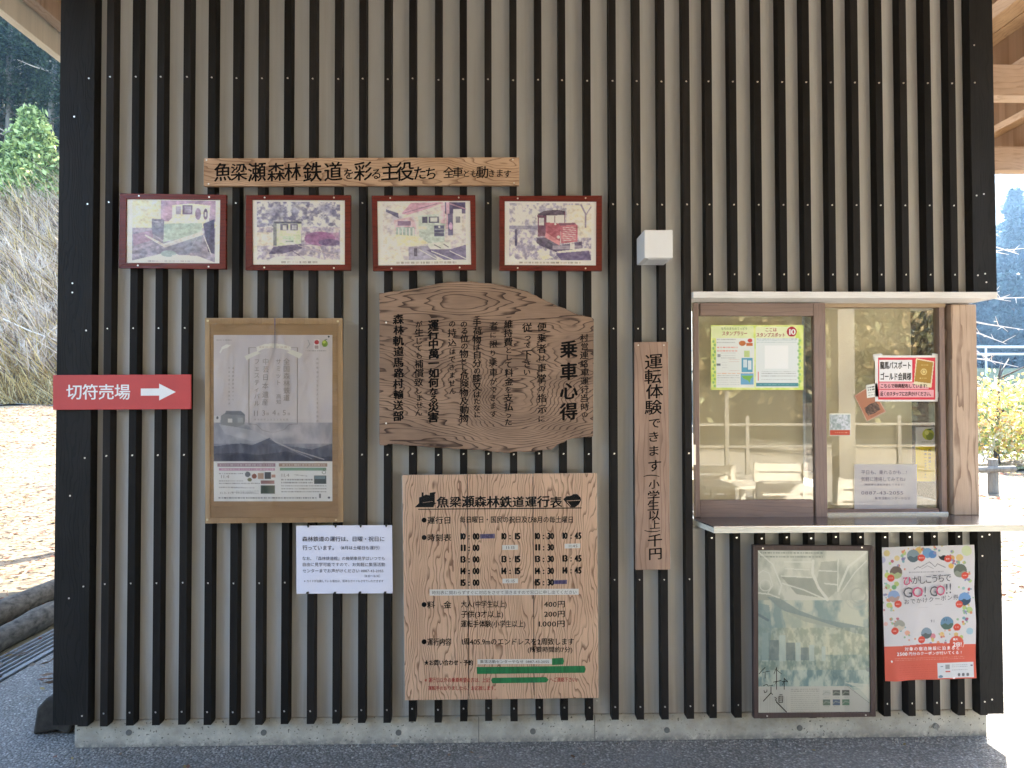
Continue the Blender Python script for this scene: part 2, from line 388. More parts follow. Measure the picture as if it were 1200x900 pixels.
        set_col(me, lin(np.clip(s.im, 0, 255)).reshape(-1, 3)); me.materials.append(mat)
        return link(name, me, parent)
PRINT = attr_mat('printed_paper', .55)
GLOSSPRINT = attr_mat('laminated_print', .22)
SHEET = attr_mat('thin_printed_sheet', .6, .35)
FILM = glassy('clear_plastic_film', 1.4, (.99,.99,.985), .10, 9)
GLASS = glassy('window_glass', 1.7, (.985,.99,.98), 0.0)
ACRYL = glassy('clear_acrylic', 1.25, (.992,.995,.995), 0.08)

# ================================================================== GROUND, HILLS
def sstep(a, b, x): t = np.clip((x-a)/(b-a), 0, 1); return t*t*(3-2*t)
def hgt(X, Y):
    X = np.asarray(X, float); Y = np.asarray(Y, float)
    left = np.clip((Y-4)/20, 0, 1)*1.35*sstep(-1, -6, X)
    bank = np.where(Y > 27, (Y-27)*.9, 0)*sstep(4, -6, X)+np.where(Y > 27, 0, 0)
    right = sstep(-2, 6, X)*np.where(Y > 48, (Y-48)*.34, 0)
    far = np.where(Y < -22, (-22-Y)*.3, 0)
    side = np.where(np.abs(X) > 40, (np.abs(X)-40)*.4, 0)
    b = left+np.minimum(bank, 30)+np.minimum(right, 26)+np.minimum(far, 10)+np.minimum(side, 16)
    return b + .10*np.sin(X*1.3+Y*.7)*sstep(6, 12, np.abs(Y)+np.abs(X)*.6)*sstep(0, 8, np.abs(Y))
def terrain(name, xs, ys, mat, dz=0.0, zone=None):
    X, Y = np.meshgrid(xs, ys); Z = hgt(X, Y)+dz
    V = np.stack([X, Y, Z], -1).reshape(-1, 3); n = len(xs)
    i = np.arange(len(ys)-1)[:, None]*n+np.arange(n-1)[None]; Fq = np.stack([i, i+1, i+n+1, i+n], -1).reshape(-1, 4)
    me = bpy.data.meshes.new(name); me.from_pydata(V.tolist(), [], Fq.tolist()); me.polygons.foreach_set('use_smooth', [True]*len(me.polygons))
    for m_ in (mat if isinstance(mat, list) else [mat]): me.materials.append(m_)
    if zone: me.polygons.foreach_set('material_index', [zone(*np.mean([me.vertices[k].co for k in p.vertices], axis=0)[:2]) for p in me.polygons])
    o = link(name, me); o['kind'] = 'structure'; return o
xs = np.concatenate([np.linspace(-118,-70,10), np.arange(-64, 66, 1.5), np.linspace(70,118,10)])
ys = np.concatenate([np.linspace(-78,-60,4), np.arange(-54, 110, 1.5), np.linspace(112,118,3)])
def zone(x, y):
    if y > 27 and x < 3: return 2 if y < 41+1.5*math.sin(x) else 1
    if y > 44 or y < -22 or abs(x) > 40: return 1
    return 3 if y < -4.5 and x > -8 else 0
terrain('ground', xs, ys, [M['soil'], M['forest_floor'], M['grassland'], M['bounce_gravel']], -.006, zone)
g = G(); g.add([(-2.64,-4.6,.004),(9,-4.6,.004),(9,1.3,.004),(2.9,2.6,.004),(-2.64,8,.004)], [(0,1,2,3,4)]); build('paving', g, M['asphalt'], kind='structure')
# pale road beyond the leafy field on the left
xs2 = np.linspace(-40, -3, 30)
g = G(); vs = []; 
for x_ in xs2:
    for y_ in (24.2, 26.9): vs.append((x_, y_, float(hgt(x_, y_))+.03))
g.add(vs, [(2*i, 2*i+2, 2*i+3, 2*i+1) for i in range(len(xs2)-1)]); build('road', g, M['road'], kind='structure')
g = G(); vs = []; xs2 = np.linspace(2.5, 40, 20)
for x_ in xs2:
    for y_ in (13.2, 19.5): vs.append((x_, y_, float(hgt(x_, y_))+.02))
g.add(vs, [(2*i, 2*i+2, 2*i+3, 2*i+1) for i in range(len(xs2)-1)]); build('grass_verge', g, M['drygreen'], kind='structure')

# ================================================================== STATION BUILDING
bld = thing('station_building', 'forest railway ticket building clad in dark vertical slats over pale siding under a timber roof', 'building', (0, 0, 0))
XL, XR = W(64, 600, 0)[0]-.002, 2.243
ZB = W(400, 847.5, 0)[1]            # slat feet
ZS = W(400, 840.5, .05)[1]          # siding foot / top of the plinth
ZH = W(900, 342.0, 0)[1]            # feet of the slats above the window
XW = W(811, 480, 0)[0]              # left edge of the opening
ZC = .975                           # shelf top
TOP = 3.62
YS, YI = .057, .106                   # siding face, its back
g = G()
g.box(XL+.06, XW, YS, YI, ZS, TOP); g.box(XW, XR-.06, YS, YI, ZH+.002, TOP); g.box(XW, XR-.06, YS, YI, ZS, ZC-.04)
build('siding_panel', g, M['siding'], bld)
# room behind; rear opening added and side opening widened to light the blinds
wallin = plain('inner_plaster', (.8,.76,.66), .8, .05, 3, .1)
g = G(); g.box(XL+.10, XL+.14, YI, 4.6, 0, TOP); g.box(XL+.09, -1.2, 4.5, 4.6, 0, TOP); g.box(-1.2, XR-.04, 4.5, 4.6, 0, .7); g.box(-1.2, XR-.04, 4.5, 4.6, 2.5, TOP); g.box(XL+.09, XR-.1, YI, 4.5, .0, .06)
g.box(XR-.10, XR-.04, .27, 4.5, 0, ZC-.05); g.box(XR-.10, XR-.04, 4.2, 4.5, ZC-.05, TOP); g.box(XR-.10, XR-.04, YI, 4.2, ZH+.32, TOP); g.box(XR-.10, XR-.04, YI, .26, ZH+.02, ZH+.32); g.box(XR-.10, XR-.04, YI, .27, 0, ZC-.05)
g.box(XL+.09, XR-.10, YI, 4.5, 2.6, 2.66)
build('room_shell', g, wallin, bld)
g = G(); g.box(W(87,860,.048)[0], W(1157,860,.048)[0], .049, 4.58, -.02, ZS-.001)
found = build('foundation', g, M['concrete'], bld, bevel=.004)
for u in (561, 697):
    x = W(u, 860, .048)[0]; g = G(); g.box(x-.0015, x+.0015, .0475, .05, 0, ZS-.004); build('joint_line', g, plain('dark_joint', (.14,.135,.12), .9), found)
gh = plain('tie_plug_grey', (.12,.12,.115), .7, .2, 60, .3)
for u, v in ((151,858.5),(309,858.5),(467,858.5),(624.5,857),(781.5,855.5),(937,853),(1096,850.5)):
    x, z = W(u, v, .048); g = G(); g.disc(0, 0, .0128, -.003 if u < 1090 else -.014, .002, 14)
    o = build('form_tie_plug', g, gh if u < 1090 else M['concrete'], found); o.location = (x, .0485, z)
# slats: three lengths, screws at 0.551 m rows
PW, PD = .0312, .057
rows = [0.171+.551*k for k in range(7)]
def slat_proto(z0, z1, zr, nm='slat'):
    g = G(); g.box(-PW/2, PW/2, 0, PD, 0, z1-z0); me = bpy.data.meshes.new('slat')
    me.from_pydata(g.v, [], g.f); me.materials.append(M['slat'])
    s = G()
    for z in zr:
        a = [(random.uniform(-.002,.002)+.0038*math.cos(t), -.0012, z-z0+.0038*math.sin(t)) for t in np.linspace(0, 2*math.pi, 9)[:8]]
        s.add(a+[(p[0], .0015, p[2]) for p in a], [tuple(range(8))]+[(i, i+8, (i+1)%8+8, (i+1)%8) for i in range(8)])
    sm = bpy.data.meshes.new('screw_heads'); sm.from_pydata(s.v, [], s.f); sm.materials.append(M['steel'])
    return me, sm
full = slat_proto(ZB, TOP, rows); upp = slat_proto(ZH, TOP, [ZH+.078, 2.375, 2.926, 3.477]); low = slat_proto(ZB, ZC-.045, [.171, ZC-.075])
def put_slat(x, proto, z0, jz=0):
    o = link('slat', proto[0], bld); o.location = (x, random.uniform(-.0008,.0008), z0); o.rotation_euler.y = random.uniform(-.0006,.0006); s = link('screw_heads', proto[1], o); s['kind'] = 'stuff'
for i in range(35):
    x = -1.671+.11*i-(.0082 if i >= 24 else 0)+.001+random.uniform(-.0012,.0012)
    if x+PW/2 < XW+.006: put_slat(x, full, ZB+random.uniform(-.003,.003))
    else: put_slat(x, upp, ZH); put_slat(x, low, ZB+random.uniform(-.003,.003))
# corner boards
def board_screws(parent, pts, Yp):
    g = G()
    for x, z in pts: g.disc(x, z, .0038, Yp-.0014, Yp+.002, 8)
    build('screw_heads', g, M['steel'], parent, kind='stuff')
xb = W(91, 830, 0)[0]
g = G(); g.box(xb, xb+.044, -.002, PD, ZB, TOP); o = build('corner_batten', g, M['slat_board'], bld, bevel=.001); board_screws(o, [(xb+.02, z-.01) for z in rows], -.002)
g = G(); g.box(XL, xb-.001, .006, PD, ZB+.003, TOP); g.box(XL, XL+.02, PD, .30, ZB+.003, TOP); o = build('corner_board', g, M['slat_board'], bld, bevel=.001, label='wide dark corner board at the left end of the slatted wall')
board_screws(o, [(xb-.045, z) for z in (.66, 1.10, 1.98, 2.75, 2.02)], .006)
xb2 = W(1148.5, 821, 0)[0]
for (z0, z1, rr) in ((ZH, TOP, (ZH+.075, 2.42, 2.93, 3.1)), (ZB, ZC-.045, (.175, ZC-.075, ZC-.16))):
    g = G(); g.box(xb2, xb2+.034, -.001, PD, z0, z1); o = build('corner_batten', g, M['slat_board'], bld, bevel=.001); board_screws(o, [(xb2+.02, z) for z in rr], -.001)
    g = G(); g.box(xb2+.0345, XR+.01, .002, PD, z0+.004 if z0 < 1 else z0, z1); g.box(XR-.01, XR+.01, PD, .45, z0+.004 if z0 < 1 else z0, z1)
    o = build('corner_board', g, M['slat_board'], bld, bevel=.001, label='wide dark corner board above the window' if z0 > 1 else 'wide dark corner board below the shelf')
    board_screws(o, [(xb2+.055, z+.008) for z in rr[:2]]+([(xb2+.06, ZH+.045)] if z0 > 1 else []), .002)
# head trim, shelf
g = G(); g.box(XW+.001, W(1169, 345, -.03)[0], -.03, .46, ZH-.031, ZH-.003)
build('window_head_trim', g, wood('pale_trim_wood', (.84,.82,.79), (.76,.73,.69), (.5,.47,.43), 'x', 30, .6, .15), bld, bevel=.0015)
steelm = plain('brushed_stainless', (.34,.34,.36), .22, .12, 6, .04, metal=.9, stretch=(.3,6,6))
g = G(); g.add([(XW+.004, .215, ZC), (2.375, .9, ZC), (2.375, -.14, ZC), (XW+.052, -.14, ZC)]+[(XW+.004, .215, ZC-.006), (2.375, .9, ZC-.006), (2.375, -.14, ZC-.006), (XW+.052, -.14, ZC-.006)],
    [(0,3,2,1),(4,5,6,7),(0,4,7,3),(3,7,6,2),(2,6,5,1),(1,5,4,0)])
shelf = build('counter_shelf', G().add(*[g.v, g.f]), steelm, bld)
g = G(); g.add([(XW+.006, .215, ZC-.0065), (2.372, .9, ZC-.0065), (2.372, -.137, ZC-.0065), (XW+.054, -.137, ZC-.0065)]+[(XW+.006, .215, ZC-.029), (2.372, .9, ZC-.029), (2.372, -.137, ZC-.029), (XW+.054, -.137, ZC-.029)],
    [(0,3,2,1),(4,5,6,7),(0,4,7,3),(3,7,6,2),(2,6,5,1),(1,5,4,0)])
build('shelf_edge', g, wood('pale_edge_wood', (.86,.82,.70), (.78,.73,.60), (.35,.30,.2), 'x', 30, .6, .2), shelf)
# timber post at the window corner
WP = wood('cedar_post_wood', (.60,.45,.34), (.48,.345,.255), (.20,.12,.08), 'z', 26, .75, .75, wob=.55)
px0, px1 = 2.125, 2.243
g = G(); g.box(px0, px1, .135, .255, ZC+.001, ZH-.038); build('timber_post', g, WP, bld, bevel=.002)
FR = wood('weathered_sash_wood', (.33,.235,.20), (.26,.185,.16), (.14,.10,.085), 'x', 50, .5, .35, rough=.55)
FRv = wood('weathered_stile_wood', (.33,.235,.20), (.26,.185,.16), (.14,.10,.085), 'z', 50, .5, .35, rough=.55)
# sliding sash in front: outer px (813..970, 354..606), glass (821..953, 370..586)
YF = .112
sash = thing('x', '', ''); del sash['label']; del sash['category']; sash.name = 'sliding_sash'; sash.parent = bld
def pxbox(u0_, v0_, u1_, v1_, yf, yb, gg=None):
    a, b = W(u0_, v0_, yf), W(u1_, v1_, yf); gg = gg or G(); gg.box(a[0], b[0], yf, yb, b[1], a[1]); return gg
build('stile', pxbox(813, 355, 820.5, 606, YF, YF+.032), FRv, sash, bevel=.0015)
build('stile', pxbox(953.5, 355, 970, 606, YF, YF+.032), FRv, sash, bevel=.0015)
build('rail', pxbox(820.6, 355, 953.4, 370, YF+.001, YF+.031), FR, sash, bevel=.0015)
build('rail', pxbox(820.6, 586.5, 953.4, 606, YF+.001, YF+.031), FR, sash, bevel=.0015)
build('glass_pane', pxbox(819, 369, 955, 588, YF+.014, YF+.018), GLASS, sash)
build('finger_pull', pxbox(812.6, 521, 815.5, 545, YF-.003, YF+.004), M['steel'], sash, bevel=.001)
# fixed light behind, right
YG = .175
fx = thing('x', '', ''); del fx['label']; del fx['category']; fx.name = 'fixed_light'; fx.parent = bld
gy = wood('pale_inner_wood', (.50,.38,.26), (.42,.31,.2), (.3,.2,.12), 'x', 50, .5, .3)
build('head_rail', pxbox(960, 352, 1108, 360, YG-.02, YG+.03), gy, fx)
build('jamb', pxbox(1100.5, 360.2, 1110, 600, YG-.02, YG+.03), FRv, fx)
build('glass_pane', pxbox(955, 359, 1102, 600, YG, YG+.004), GLASS, fx)
build('bottom_rail', pxbox(955, 597, 1100.3, 602, YG-.014, YG+.03), FR, fx)
g = pxbox(815, 601.5, 1112, 605.5, .148, .20); build('sliding_track', g, plain('track_aluminium', (.62,.63,.66), .25, .05, 20, 0, metal=.9), bld, bevel=.002)
# inner ledge, blinds, side window
g = G(); g.box(XW, 2.12, .206, .62, ZC-.05, ZC-.004); build('inner_counter', g, FR, bld)
bm_, nt, bs = new_mat('cream_blind'); x, y, z = coords(nt); n = noise(nt, vec(nt, x*4, y, z*.6), 3, 3, .5)
cc = ramp(nt, n, [(.3, (.90,.83,.66)), (.7, (.95,.90,.74))]); nt.links.new(cc, bs.inputs['Base Color']); bs.inputs['Roughness'].default_value = .8
t_ = nt.nodes.new('ShaderNodeBsdfTranslucent'); nt.links.new(cc, t_.inputs[0]); mx = nt.nodes.new('ShaderNodeMixShader'); mx.inputs[0].default_value = .3
nt.links.new(bs.outputs[0], mx.inputs[1]); nt.links.new(t_.outputs[0], mx.inputs[2]); nt.links.new(mx.outputs[0], nt.nodes['Material Output'].inputs[0])
build('roller_blind', pxbox(816, 362, 942, 592, .235, .238), bm_, bld, label='cream blind behind the left window pane')
build('roller_blind', pxbox(958, 350, 1070, 596, .34, .343), bm_, bld, label='cream blind behind the right window pane')
g = G(); g.box(2.16, 2.166, .27, 4.19, ZC+.04, ZH+.28); build('side_glass', g, GLASS, bld)
g = G(); g.box(2.15, 2.20, .27, 4.19, ZC-.0, ZC+.04); g.box(2.15, 2.20, 1.96, 2.0, ZC+.04, ZH+.28); g.box(2.15,2.20,.47,4.19,ZH+.28,ZH+.318); build('side_window_frame', g, plain('pale_window_frame', (.6,.6,.6), .5), bld)
# roof
RZ = 3.74; RX0, RX1, RY0, RY1 = -2.62, 4.66, -8.5, 7.6
SOF = wood('soffit_board_wood', (.50,.33,.19), (.40,.25,.14), (.22,.12,.06), 'y', 30, .6, .55)
RAF = wood('rafter_wood', (.46,.33,.25), (.38,.27,.20), (.24,.15,.10), 'y', 30, .6, .5)
bx_ = RX0+.05; k = 0
while bx_ < RX1-.05:                       # soffit boards run along the wall normal
    g = G(); g.box(bx_+.003, min(bx_+.18, RX1-.05)-.003, RY0, RY1, RZ+.095+.002*(k % 2), RZ+.12); build('soffit_board', g, SOF, bld); bx_ += .18; k += 1
g = G(); g.box(RX0-.05, RX1+.05, RY0-.05, RY1+.05, RZ+.125, RZ+.19); build('roof_deck', g, plain('roof_metal', (.12,.12,.13), .5, .1, 4, 0, metal=.4), bld)
for x in (-1.72, -.87, 0.0, .87, 1.74, 2.75, 3.35, 3.95, 4.52):
    g = G(); g.box(x-.05, x+.05, RY0+.02, RY1-.02, RZ-.10, RZ+.094); build('rafter', g, RAF, bld, bevel=.002)
for y in (1.45, 3.0, 5.2):
    g = G(); g.box(2.26, 4.6, y-.06, y+.06, RZ-.30, RZ-.101); build('crossbeam', g, wood('crossbeam_wood', (.48,.34,.25), (.40,.28,.20), (.25,.16,.10), 'x', 30, .6, .5), bld, bevel=.002)
g = G(); g.box(RX0+.03, RX0+.10, RY0, RY1, RZ-.02, RZ+.09); build('eave_purlin', g, RAF, bld)
pf = wood('pale_fascia_wood', (.74,.66,.55), (.66,.58,.47), (.5,.4,.3), 'y', 30, .5, .2)
g = G(); g.box(RX0-.05, RX0-.0, RY0-.04, RY1+.04, RZ-.14, RZ+.12); build('fascia_board', g, pf, bld)
g = G(); g.box(RX1-.0, RX1+.04, RY0-.04, RY1+.04, RZ-.08, RZ+.12); build('fascia_board', g, pf, bld)
g = G(); g.box(RX0, RX1, RY1, RY1+.04, RZ-.10, RZ+.12); build('fascia_board', g, pf, bld)
for x, y in ((4.55, -1.8), (4.55, 2.9), (4.55, 7.2), (-2.5, 7.2)):
    if x > 0 and y < 7: continue
    g = G(); g.box(x-.07, x+.07, y-.07, y+.07, 0, RZ-.1); build('roof_post', g, WP, bld)

# ================================================================== SIGNS ON THE WALL
def sign(name, label, cat, u, v, group=None):
    x, z = W(u, v, 0); return thing(name, label, cat, (x, 0, z), group)
def nails(parent, pts, Yp, r=.0036, mat=None, name='nail'):
    for u, v in pts:
        x, z = W(u, v, Yp); g = G(); g.disc(x, z, r, Yp-.0015, Yp+.002, 8); build(name, g, mat or M['steel'], parent)
def pxline(g, pts, wpx, Y, m=0):
    for (a, b), (c, d) in zip(pts, pts[1:]):
        L = math.hypot(c-a, d-b) or 1; nx, ny = -(d-b)/L*wpx/2, (c-a)/L*wpx/2
        q = [(a+nx,b+ny),(c+nx,d+ny),(c-nx,d-ny),(a-nx,b-ny)]
        g.add([(W(u,v,Y)[0], Y, W(u,v,Y)[1]) for u, v in q], [(0,1,2,3)], m)
def pxpoly(g, pts, Y, m=0):
    g.add([(W(u,v,Y)[0], Y, W(u,v,Y)[1]) for u, v in pts], [tuple(range(len(pts)))], m)

# --- header plank
s = sign('name_plank', 'long thin horizontal wooden plank with brush lettering above the four framed photographs', 'sign', 424, 217)
o = build('plank', G().pxprism([(238.5,185.5),(608.5,184.2),(608.5,217),(238.5,218)], -.022, -.001), wood('header_plank_wood', (.58,.385,.25), (.42,.255,.15), (.15,.07,.035), 'x', 50, 1.5, .75, knots=((.35,.07,.14,.05,-2.6),(.62,.05,.12,.05,2.2),(-.5,.05,.2,.06,1.5))), s, bevel=.0015)
g = G(); Y = -.0226
for ch, u, v, sz in zip('魚梁瀬森林鉄道を彩る主役たち', (261,280,301,323.5,343,366,390.5,408.5,425.5,441,456.5,474.5,492,505), (202,202,202,202,202,202,201.5,204,201,204,201.5,201,203,203.5), (21,20,22,21,20,23,22,13,22,13,21,22,16,15)):
    chars(s, [(ch, u, v, sz)], M['black'], Y, .018, .07, 1.02, 1.08)
for ch, u, v, sz in zip('全車とも動きます', (526,536.8,546.5,555.5,565.5,576,585.5,594.5), (202.5,202,203.5,203.5,202,203.5,203,204), (14,13,9.5,9.5,15,9.5,10,10)):
    chars(s, [(ch, u, v, sz)], M['black'], Y, .016, .06)
nails(s, ((242,187.5),(244.5,215.5),(601,187),(602.5,214.5)), -.022)

# --- framed photographs
REDW = wood('red_brown_frame_wood', (.17,.024,.016), (.11,.016,.011), (.05,.01,.008), 'x', 60, .6, .5, rough=.25)
def framed(name, label, cat, outer, inner, mat, Yf=-.02, group=None):
    s = sign(name, label, cat, (outer[0][0]+outer[1][0])/2, outer[2][1], group)
    o4 = [W(u, v, Yf) for u, v in outer]; i4 = [W(u, v, Yf) for u, v in inner]
    for k in range(4):
        a, b = o4[k], o4[(k+1) % 4]; c, d = i4[(k+1) % 4], i4[k]
        e = .0004*(k % 2)
        build('frame_rail', G().prism([a, b, c, d], Yf-e, -.001), mat, s, bevel=.0012)
    g = G().pxprism([(u, v) for u, v in outer_in(outer, 2)], Yf+.0125, -.001); build('backing_board', g, M['blackclip'], s)
    return s
def outer_in(q, d): 
    return [(q[0][0]+d,q[0][1]+d),(q[1][0]-d,q[1][1]+d),(q[2][0]-d,q[2][1]-d),(q[3][0]+d,q[3][1]-d)]
def film(parent, cs, Y, amp=.004, seed=1, name='plastic_film', mat=None):
    xs_ = [c[0] for c in cs]; ys_ = [c[1] for c in cs]
    n1 = vnoise(60, 60, 5, 3, seed)
    def wf(un, vn):
        e = np.minimum(np.minimum(un, 1-un), np.minimum(vn, 1-vn)); return -(n1-.35)*amp*np.clip(e*8, 0, 1)
    cv = Canvas(0, 0, 60, 60, 1.0); cv.w = cv.h = 60
    o = cv.mesh(name, Y, mat or FILM, parent, wf, cs)
    return o
FG = 'framed train photographs on the slatted wall'
def photo1():
    c = Canvas(148,233,258,308, 2.1, (226,220,205), 120, 210, 6.667)
    c.nz((240,168,880,620), (228,220,160), (212,205,185), 14, 1); c.nz((460,168,880,330), (198,150,190), (150,110,165), 6, 2)
    c.nz((240,380,880,640), (168,150,190), (110,102,155), 16, 3, .9, 1, 3)
    c.poly([(245,430),(400,395),(400,470),(250,520)], (180,120,165), .7)
    c.poly([(545,205),(690,190),(840,205),(830,335),(500,350),(545,300)], (236,222,190))
    c.rect(625,205,700,275,(120,90,150)); c.rect(640,215,690,262,(165,150,190)); c.ell(745,270,22,45,(150,120,170)); c.ell(803,272,17,42,(110,80,140)); c.rect(575,215,612,275,(170,155,185)); c.rect(797,255,809,290,(240,235,240))
    c.poly([(480,350),(775,340),(780,405),(640,450),(480,490)], (165,190,180)); c.nz((480,340,780,480), (150,180,165), (190,205,190), 9, 5, .5)
    c.poly([(390,310),(485,315),(480,475),(392,420)], (110,105,150)); c.ell(435,355,25,25,(140,135,170)); c.line([(395,330),(475,335)],5,(170,165,190))
    c.poly([(340,430),(480,500),(790,400),(790,430),(490,530),(335,440)], (225,215,205), .8)
    c.poly([(785,345),(872,310),(872,575),(825,560)], (62,48,120)); c.line([(770,400),(700,520)],6,(210,200,215)); c.line([(775,400),(850,580)],7,(210,200,215))
    c.poly([(470,540),(790,430),(760,560),(560,590)], (120,125,165), .6)
    c.poly([(190,640),(470,575),(520,550),(600,585),(740,590),(905,650)], (240,240,242), .85); c.ell(520,575,60,24,(150,175,185)); c.rect(550,585,575,650,(250,250,250))  # white wedge along the bottom is plastic glare painted into the print
    c.print_lines(360,720,[632],9,(120,110,130),.6,4,18); return c
def photo2():
    c = Canvas(296,234,404,310, 2.1, (228,222,206), 225, 170, 5.625)
    c.nz((435,380,972,560), (112,114,170), (226,224,222), 21, 12, 1, 1.2, 3.5); c.nz((435,540,972,750), (214,202,205), (150,140,185), 22, 14, 1, 1.6, 3)
    c.ell(560,450,80,70,(88,92,158),.6,1); c.ell(880,420,70,40,(85,90,160),.6,1); c.ell(690,420,60,35,(200,200,210),.5,1)
    c.rect(435,575,545,660,(228,214,190),.8)
    c.poly([(545,512),(722,515),(718,648),(545,665)], (212,226,190)); c.rect(545,505,722,518,(85,90,130)); c.rect(585,522,635,562,(90,90,140)); c.rect(650,520,698,562,(100,100,150)); c.rect(600,530,625,558,(205,205,215)); c.rect(660,530,690,555,(190,190,210)); c.rect(540,515,560,660,(120,130,150)); c.rect(600,600,670,640,(190,220,190)); c.rect(620,628,668,638,(120,140,140))
    c.ell(840,615,100,45,(176,98,176)); c.nz((745,575,970,655), (172,80,170), (120,80,160), 16, 17, .5, 1, 3); c.ell(900,640,70,22,(92,70,150),.8)
    c.poly([(540,668),(722,650),(725,680),(600,712),(510,715)], (96,86,150)); c.line([(640,680),(740,745)],7,(100,85,150)); c.line([(840,670),(865,745)],5,(230,220,215)); c.line([(700,660),(970,730)],5,(190,170,190))
    c.poly([(400,785),(560,730),(760,725),(1008,785)], (238,236,232), .55); c.line([(470,765),(560,738)],6,(205,205,210)); c.print_lines(590,830,[768],14,(120,115,130),.65,5,22); return c
def photo3():
    c = Canvas(442,236,552,311, 2.1, (230,224,208), 420, 170, 5.625)
    c.nz((165,388,705,755), (222,214,196), (186,180,204), 16, 21); c.poly([(185,430),(265,455),(268,488),(185,445)], (90,90,150))
    c.poly([(285,460),(350,390),(560,388),(470,425),(330,465)], (200,140,180)); c.line([(300,455),(520,395)],6,(150,95,150)); c.poly([(570,388),(705,388),(705,460),(570,460)], (80,72,140)); c.rect(545,390,572,560,(214,170,196)); c.rect(580,388,600,560,(200,150,185)); c.line([(600,395),(705,430)],9,(180,130,175))
    c.rect(625,430,680,590,(215,215,222)); c.rect(640,480,670,520,(120,120,150)); c.rect(590,460,622,600,(90,82,150)); c.ell(608,540,12,24,(200,150,210))
    c.poly([(235,500),(345,480),(380,520),(380,590),(245,570)], (210,170,190)); c.rect(260,505,345,535,(130,90,150)); c.rect(250,545,370,610,(150,180,180)); 
    for k in range(5): c.rect(262+k*24,550,272+k*24,610,(225,230,225))
    c.poly([(395,470),(530,462),(535,520),(570,525),(565,640),(450,650),(400,610)], (178,198,196)); c.rect(420,478,455,520,(70,70,115)); c.rect(465,478,530,518,(80,85,130)); c.rect(475,485,520,512,(200,210,215)); c.rect(500,535,562,605,(78,84,140)); c.line([(502,560),(560,560)],4,(160,170,190)); c.line([(502,582),(560,582)],4,(160,170,190)); c.rect(395,540,450,560,(230,225,180)); c.ell(533,545,7,7,(240,240,240))
    c.poly([(240,590),(400,605),(460,650),(330,670),(260,660)], (232,222,180)); c.poly([(455,650),(605,640),(605,685),(470,690)], (206,214,210)); c.line([(500,660),(540,680)],6,(90,90,120)); c.line([(560,655),(590,675)],6,(90,90,120))
    c.poly([(330,672),(455,665),(520,755),(330,755)], (150,145,190)); c.rect(365,680,385,730,(70,65,110)); c.poly([(440,690),(605,688),(705,660),(705,755),(560,755)], (104,94,165)); c.line([(400,690),(520,755)],5,(220,215,220)); c.line([(480,700),(620,755)],6,(225,220,225)); c.line([(600,700),(705,750)],6,(205,200,215))
    c.poly([(130,620),(240,600),(300,755),(140,780)], (236,228,200), .5); c.print_lines(250,640,[773],13,(110,105,120),.65,6,20); return c
def photo4():
    c = Canvas(592,236,699,311, 2.1, (235,228,212), 570, 210, 4.8)
    c.nz((135,140,588,300), (150,150,190), (236,232,220), 20, 31, 1, 1.4, 3.5); c.nz((135,290,588,450), (140,135,185), (222,214,216), 24, 33, 1, 1.6, 3.2)
    c.nz((450,150,588,330), (232,222,190), (205,200,190), 5, 35, .8); c.line([(555,270),(556,200),(530,150)],9,(130,120,165)); c.line([(556,205),(585,160)],6,(140,130,170)); c.rect(135,265,290,285,(110,108,165),.8); c.rect(165,285,180,375,(80,78,135)); c.ell(200,210,60,30,(235,230,220),.6,1)
    c.poly([(290,200),(330,182),(400,176),(442,184),(442,205),(300,212)], (75,60,105)); c.poly([(290,205),(335,210),(335,320),(292,325)], (120,62,110)); c.rect(298,220,325,262,(200,200,215)); c.poly([(335,208),(442,205),(442,248),(335,246)], (225,225,225)); c.line([(337,205),(337,250)],5,(110,50,100)); c.line([(440,190),(440,250)],6,(110,50,100)); c.line([(385,210),(385,246)],3,(130,80,120))
    c.poly([(335,246),(400,250),(420,258),(415,360),(335,325)], (188,62,98)); c.poly([(335,300),(415,350),(412,372),(330,335)], (225,120,150)); c.poly([(418,262),(500,254),(512,262),(512,350),(420,362)], (205,82,120)); c.poly([(400,250),(495,247),(505,256),(418,264)], (120,60,110))
    for k in range(8): c.line([(430,276+k*10),(500,270+k*10)],3.5,(240,190,205))
    c.ell(406,326,9,9,(235,235,235)); c.ell(388,255,6,6,(235,230,235)); c.poly([(285,330),(335,330),(410,372),(535,350),(540,385),(400,412),(300,372)], (84,72,135)); c.ell(355,372,22,18,(60,55,110)); c.ell(300,350,16,16,(70,62,118)); c.rect(375,372,535,392,(150,140,180)); c.rect(470,360,495,392,(215,205,215))
    c.poly([(285,402),(310,398),(380,440),(320,452)], (230,222,195)); c.poly([(395,405),(560,385),(575,395),(430,430)], (235,228,205)); c.poly([(390,415),(575,400),(588,452),(420,452)], (92,80,160)); c.poly([(135,440),(155,420),(175,455),(135,455)], (240,238,235)); c.print_lines(190,530,[467],9,(110,105,115),.65,7,16); return c
frames = (((140.5,226.5),(265,228),(264.5,315.5),(139,314)), ((288,228.5),(411,228.5),(411,317),(287.5,316.5)), ((435.5,229),(557,228.5),(558,316.5),(437,317.5)), ((585,229.5),(705.5,229),(705.5,317.5),(585,317)))
inner = (((148,233),(258,234),(257,308.5),(147.5,308)), ((295.5,234),(404,234.5),(404,310),(296,310)), ((442,235.5),(551,235),(552,310),(443,311)), ((591.5,235.5),(699,236),(698.5,311),(591.5,310.5)))
flab = ('red framed faded photo of a green railcar with arched windows, leftmost of the four', 'red framed photo of a small boxy cream railcar among purple foliage', 'red framed photo of a green locomotive beside a station platform', 'red framed photo of a red locomotive with a ribbed grille, rightmost of the four')
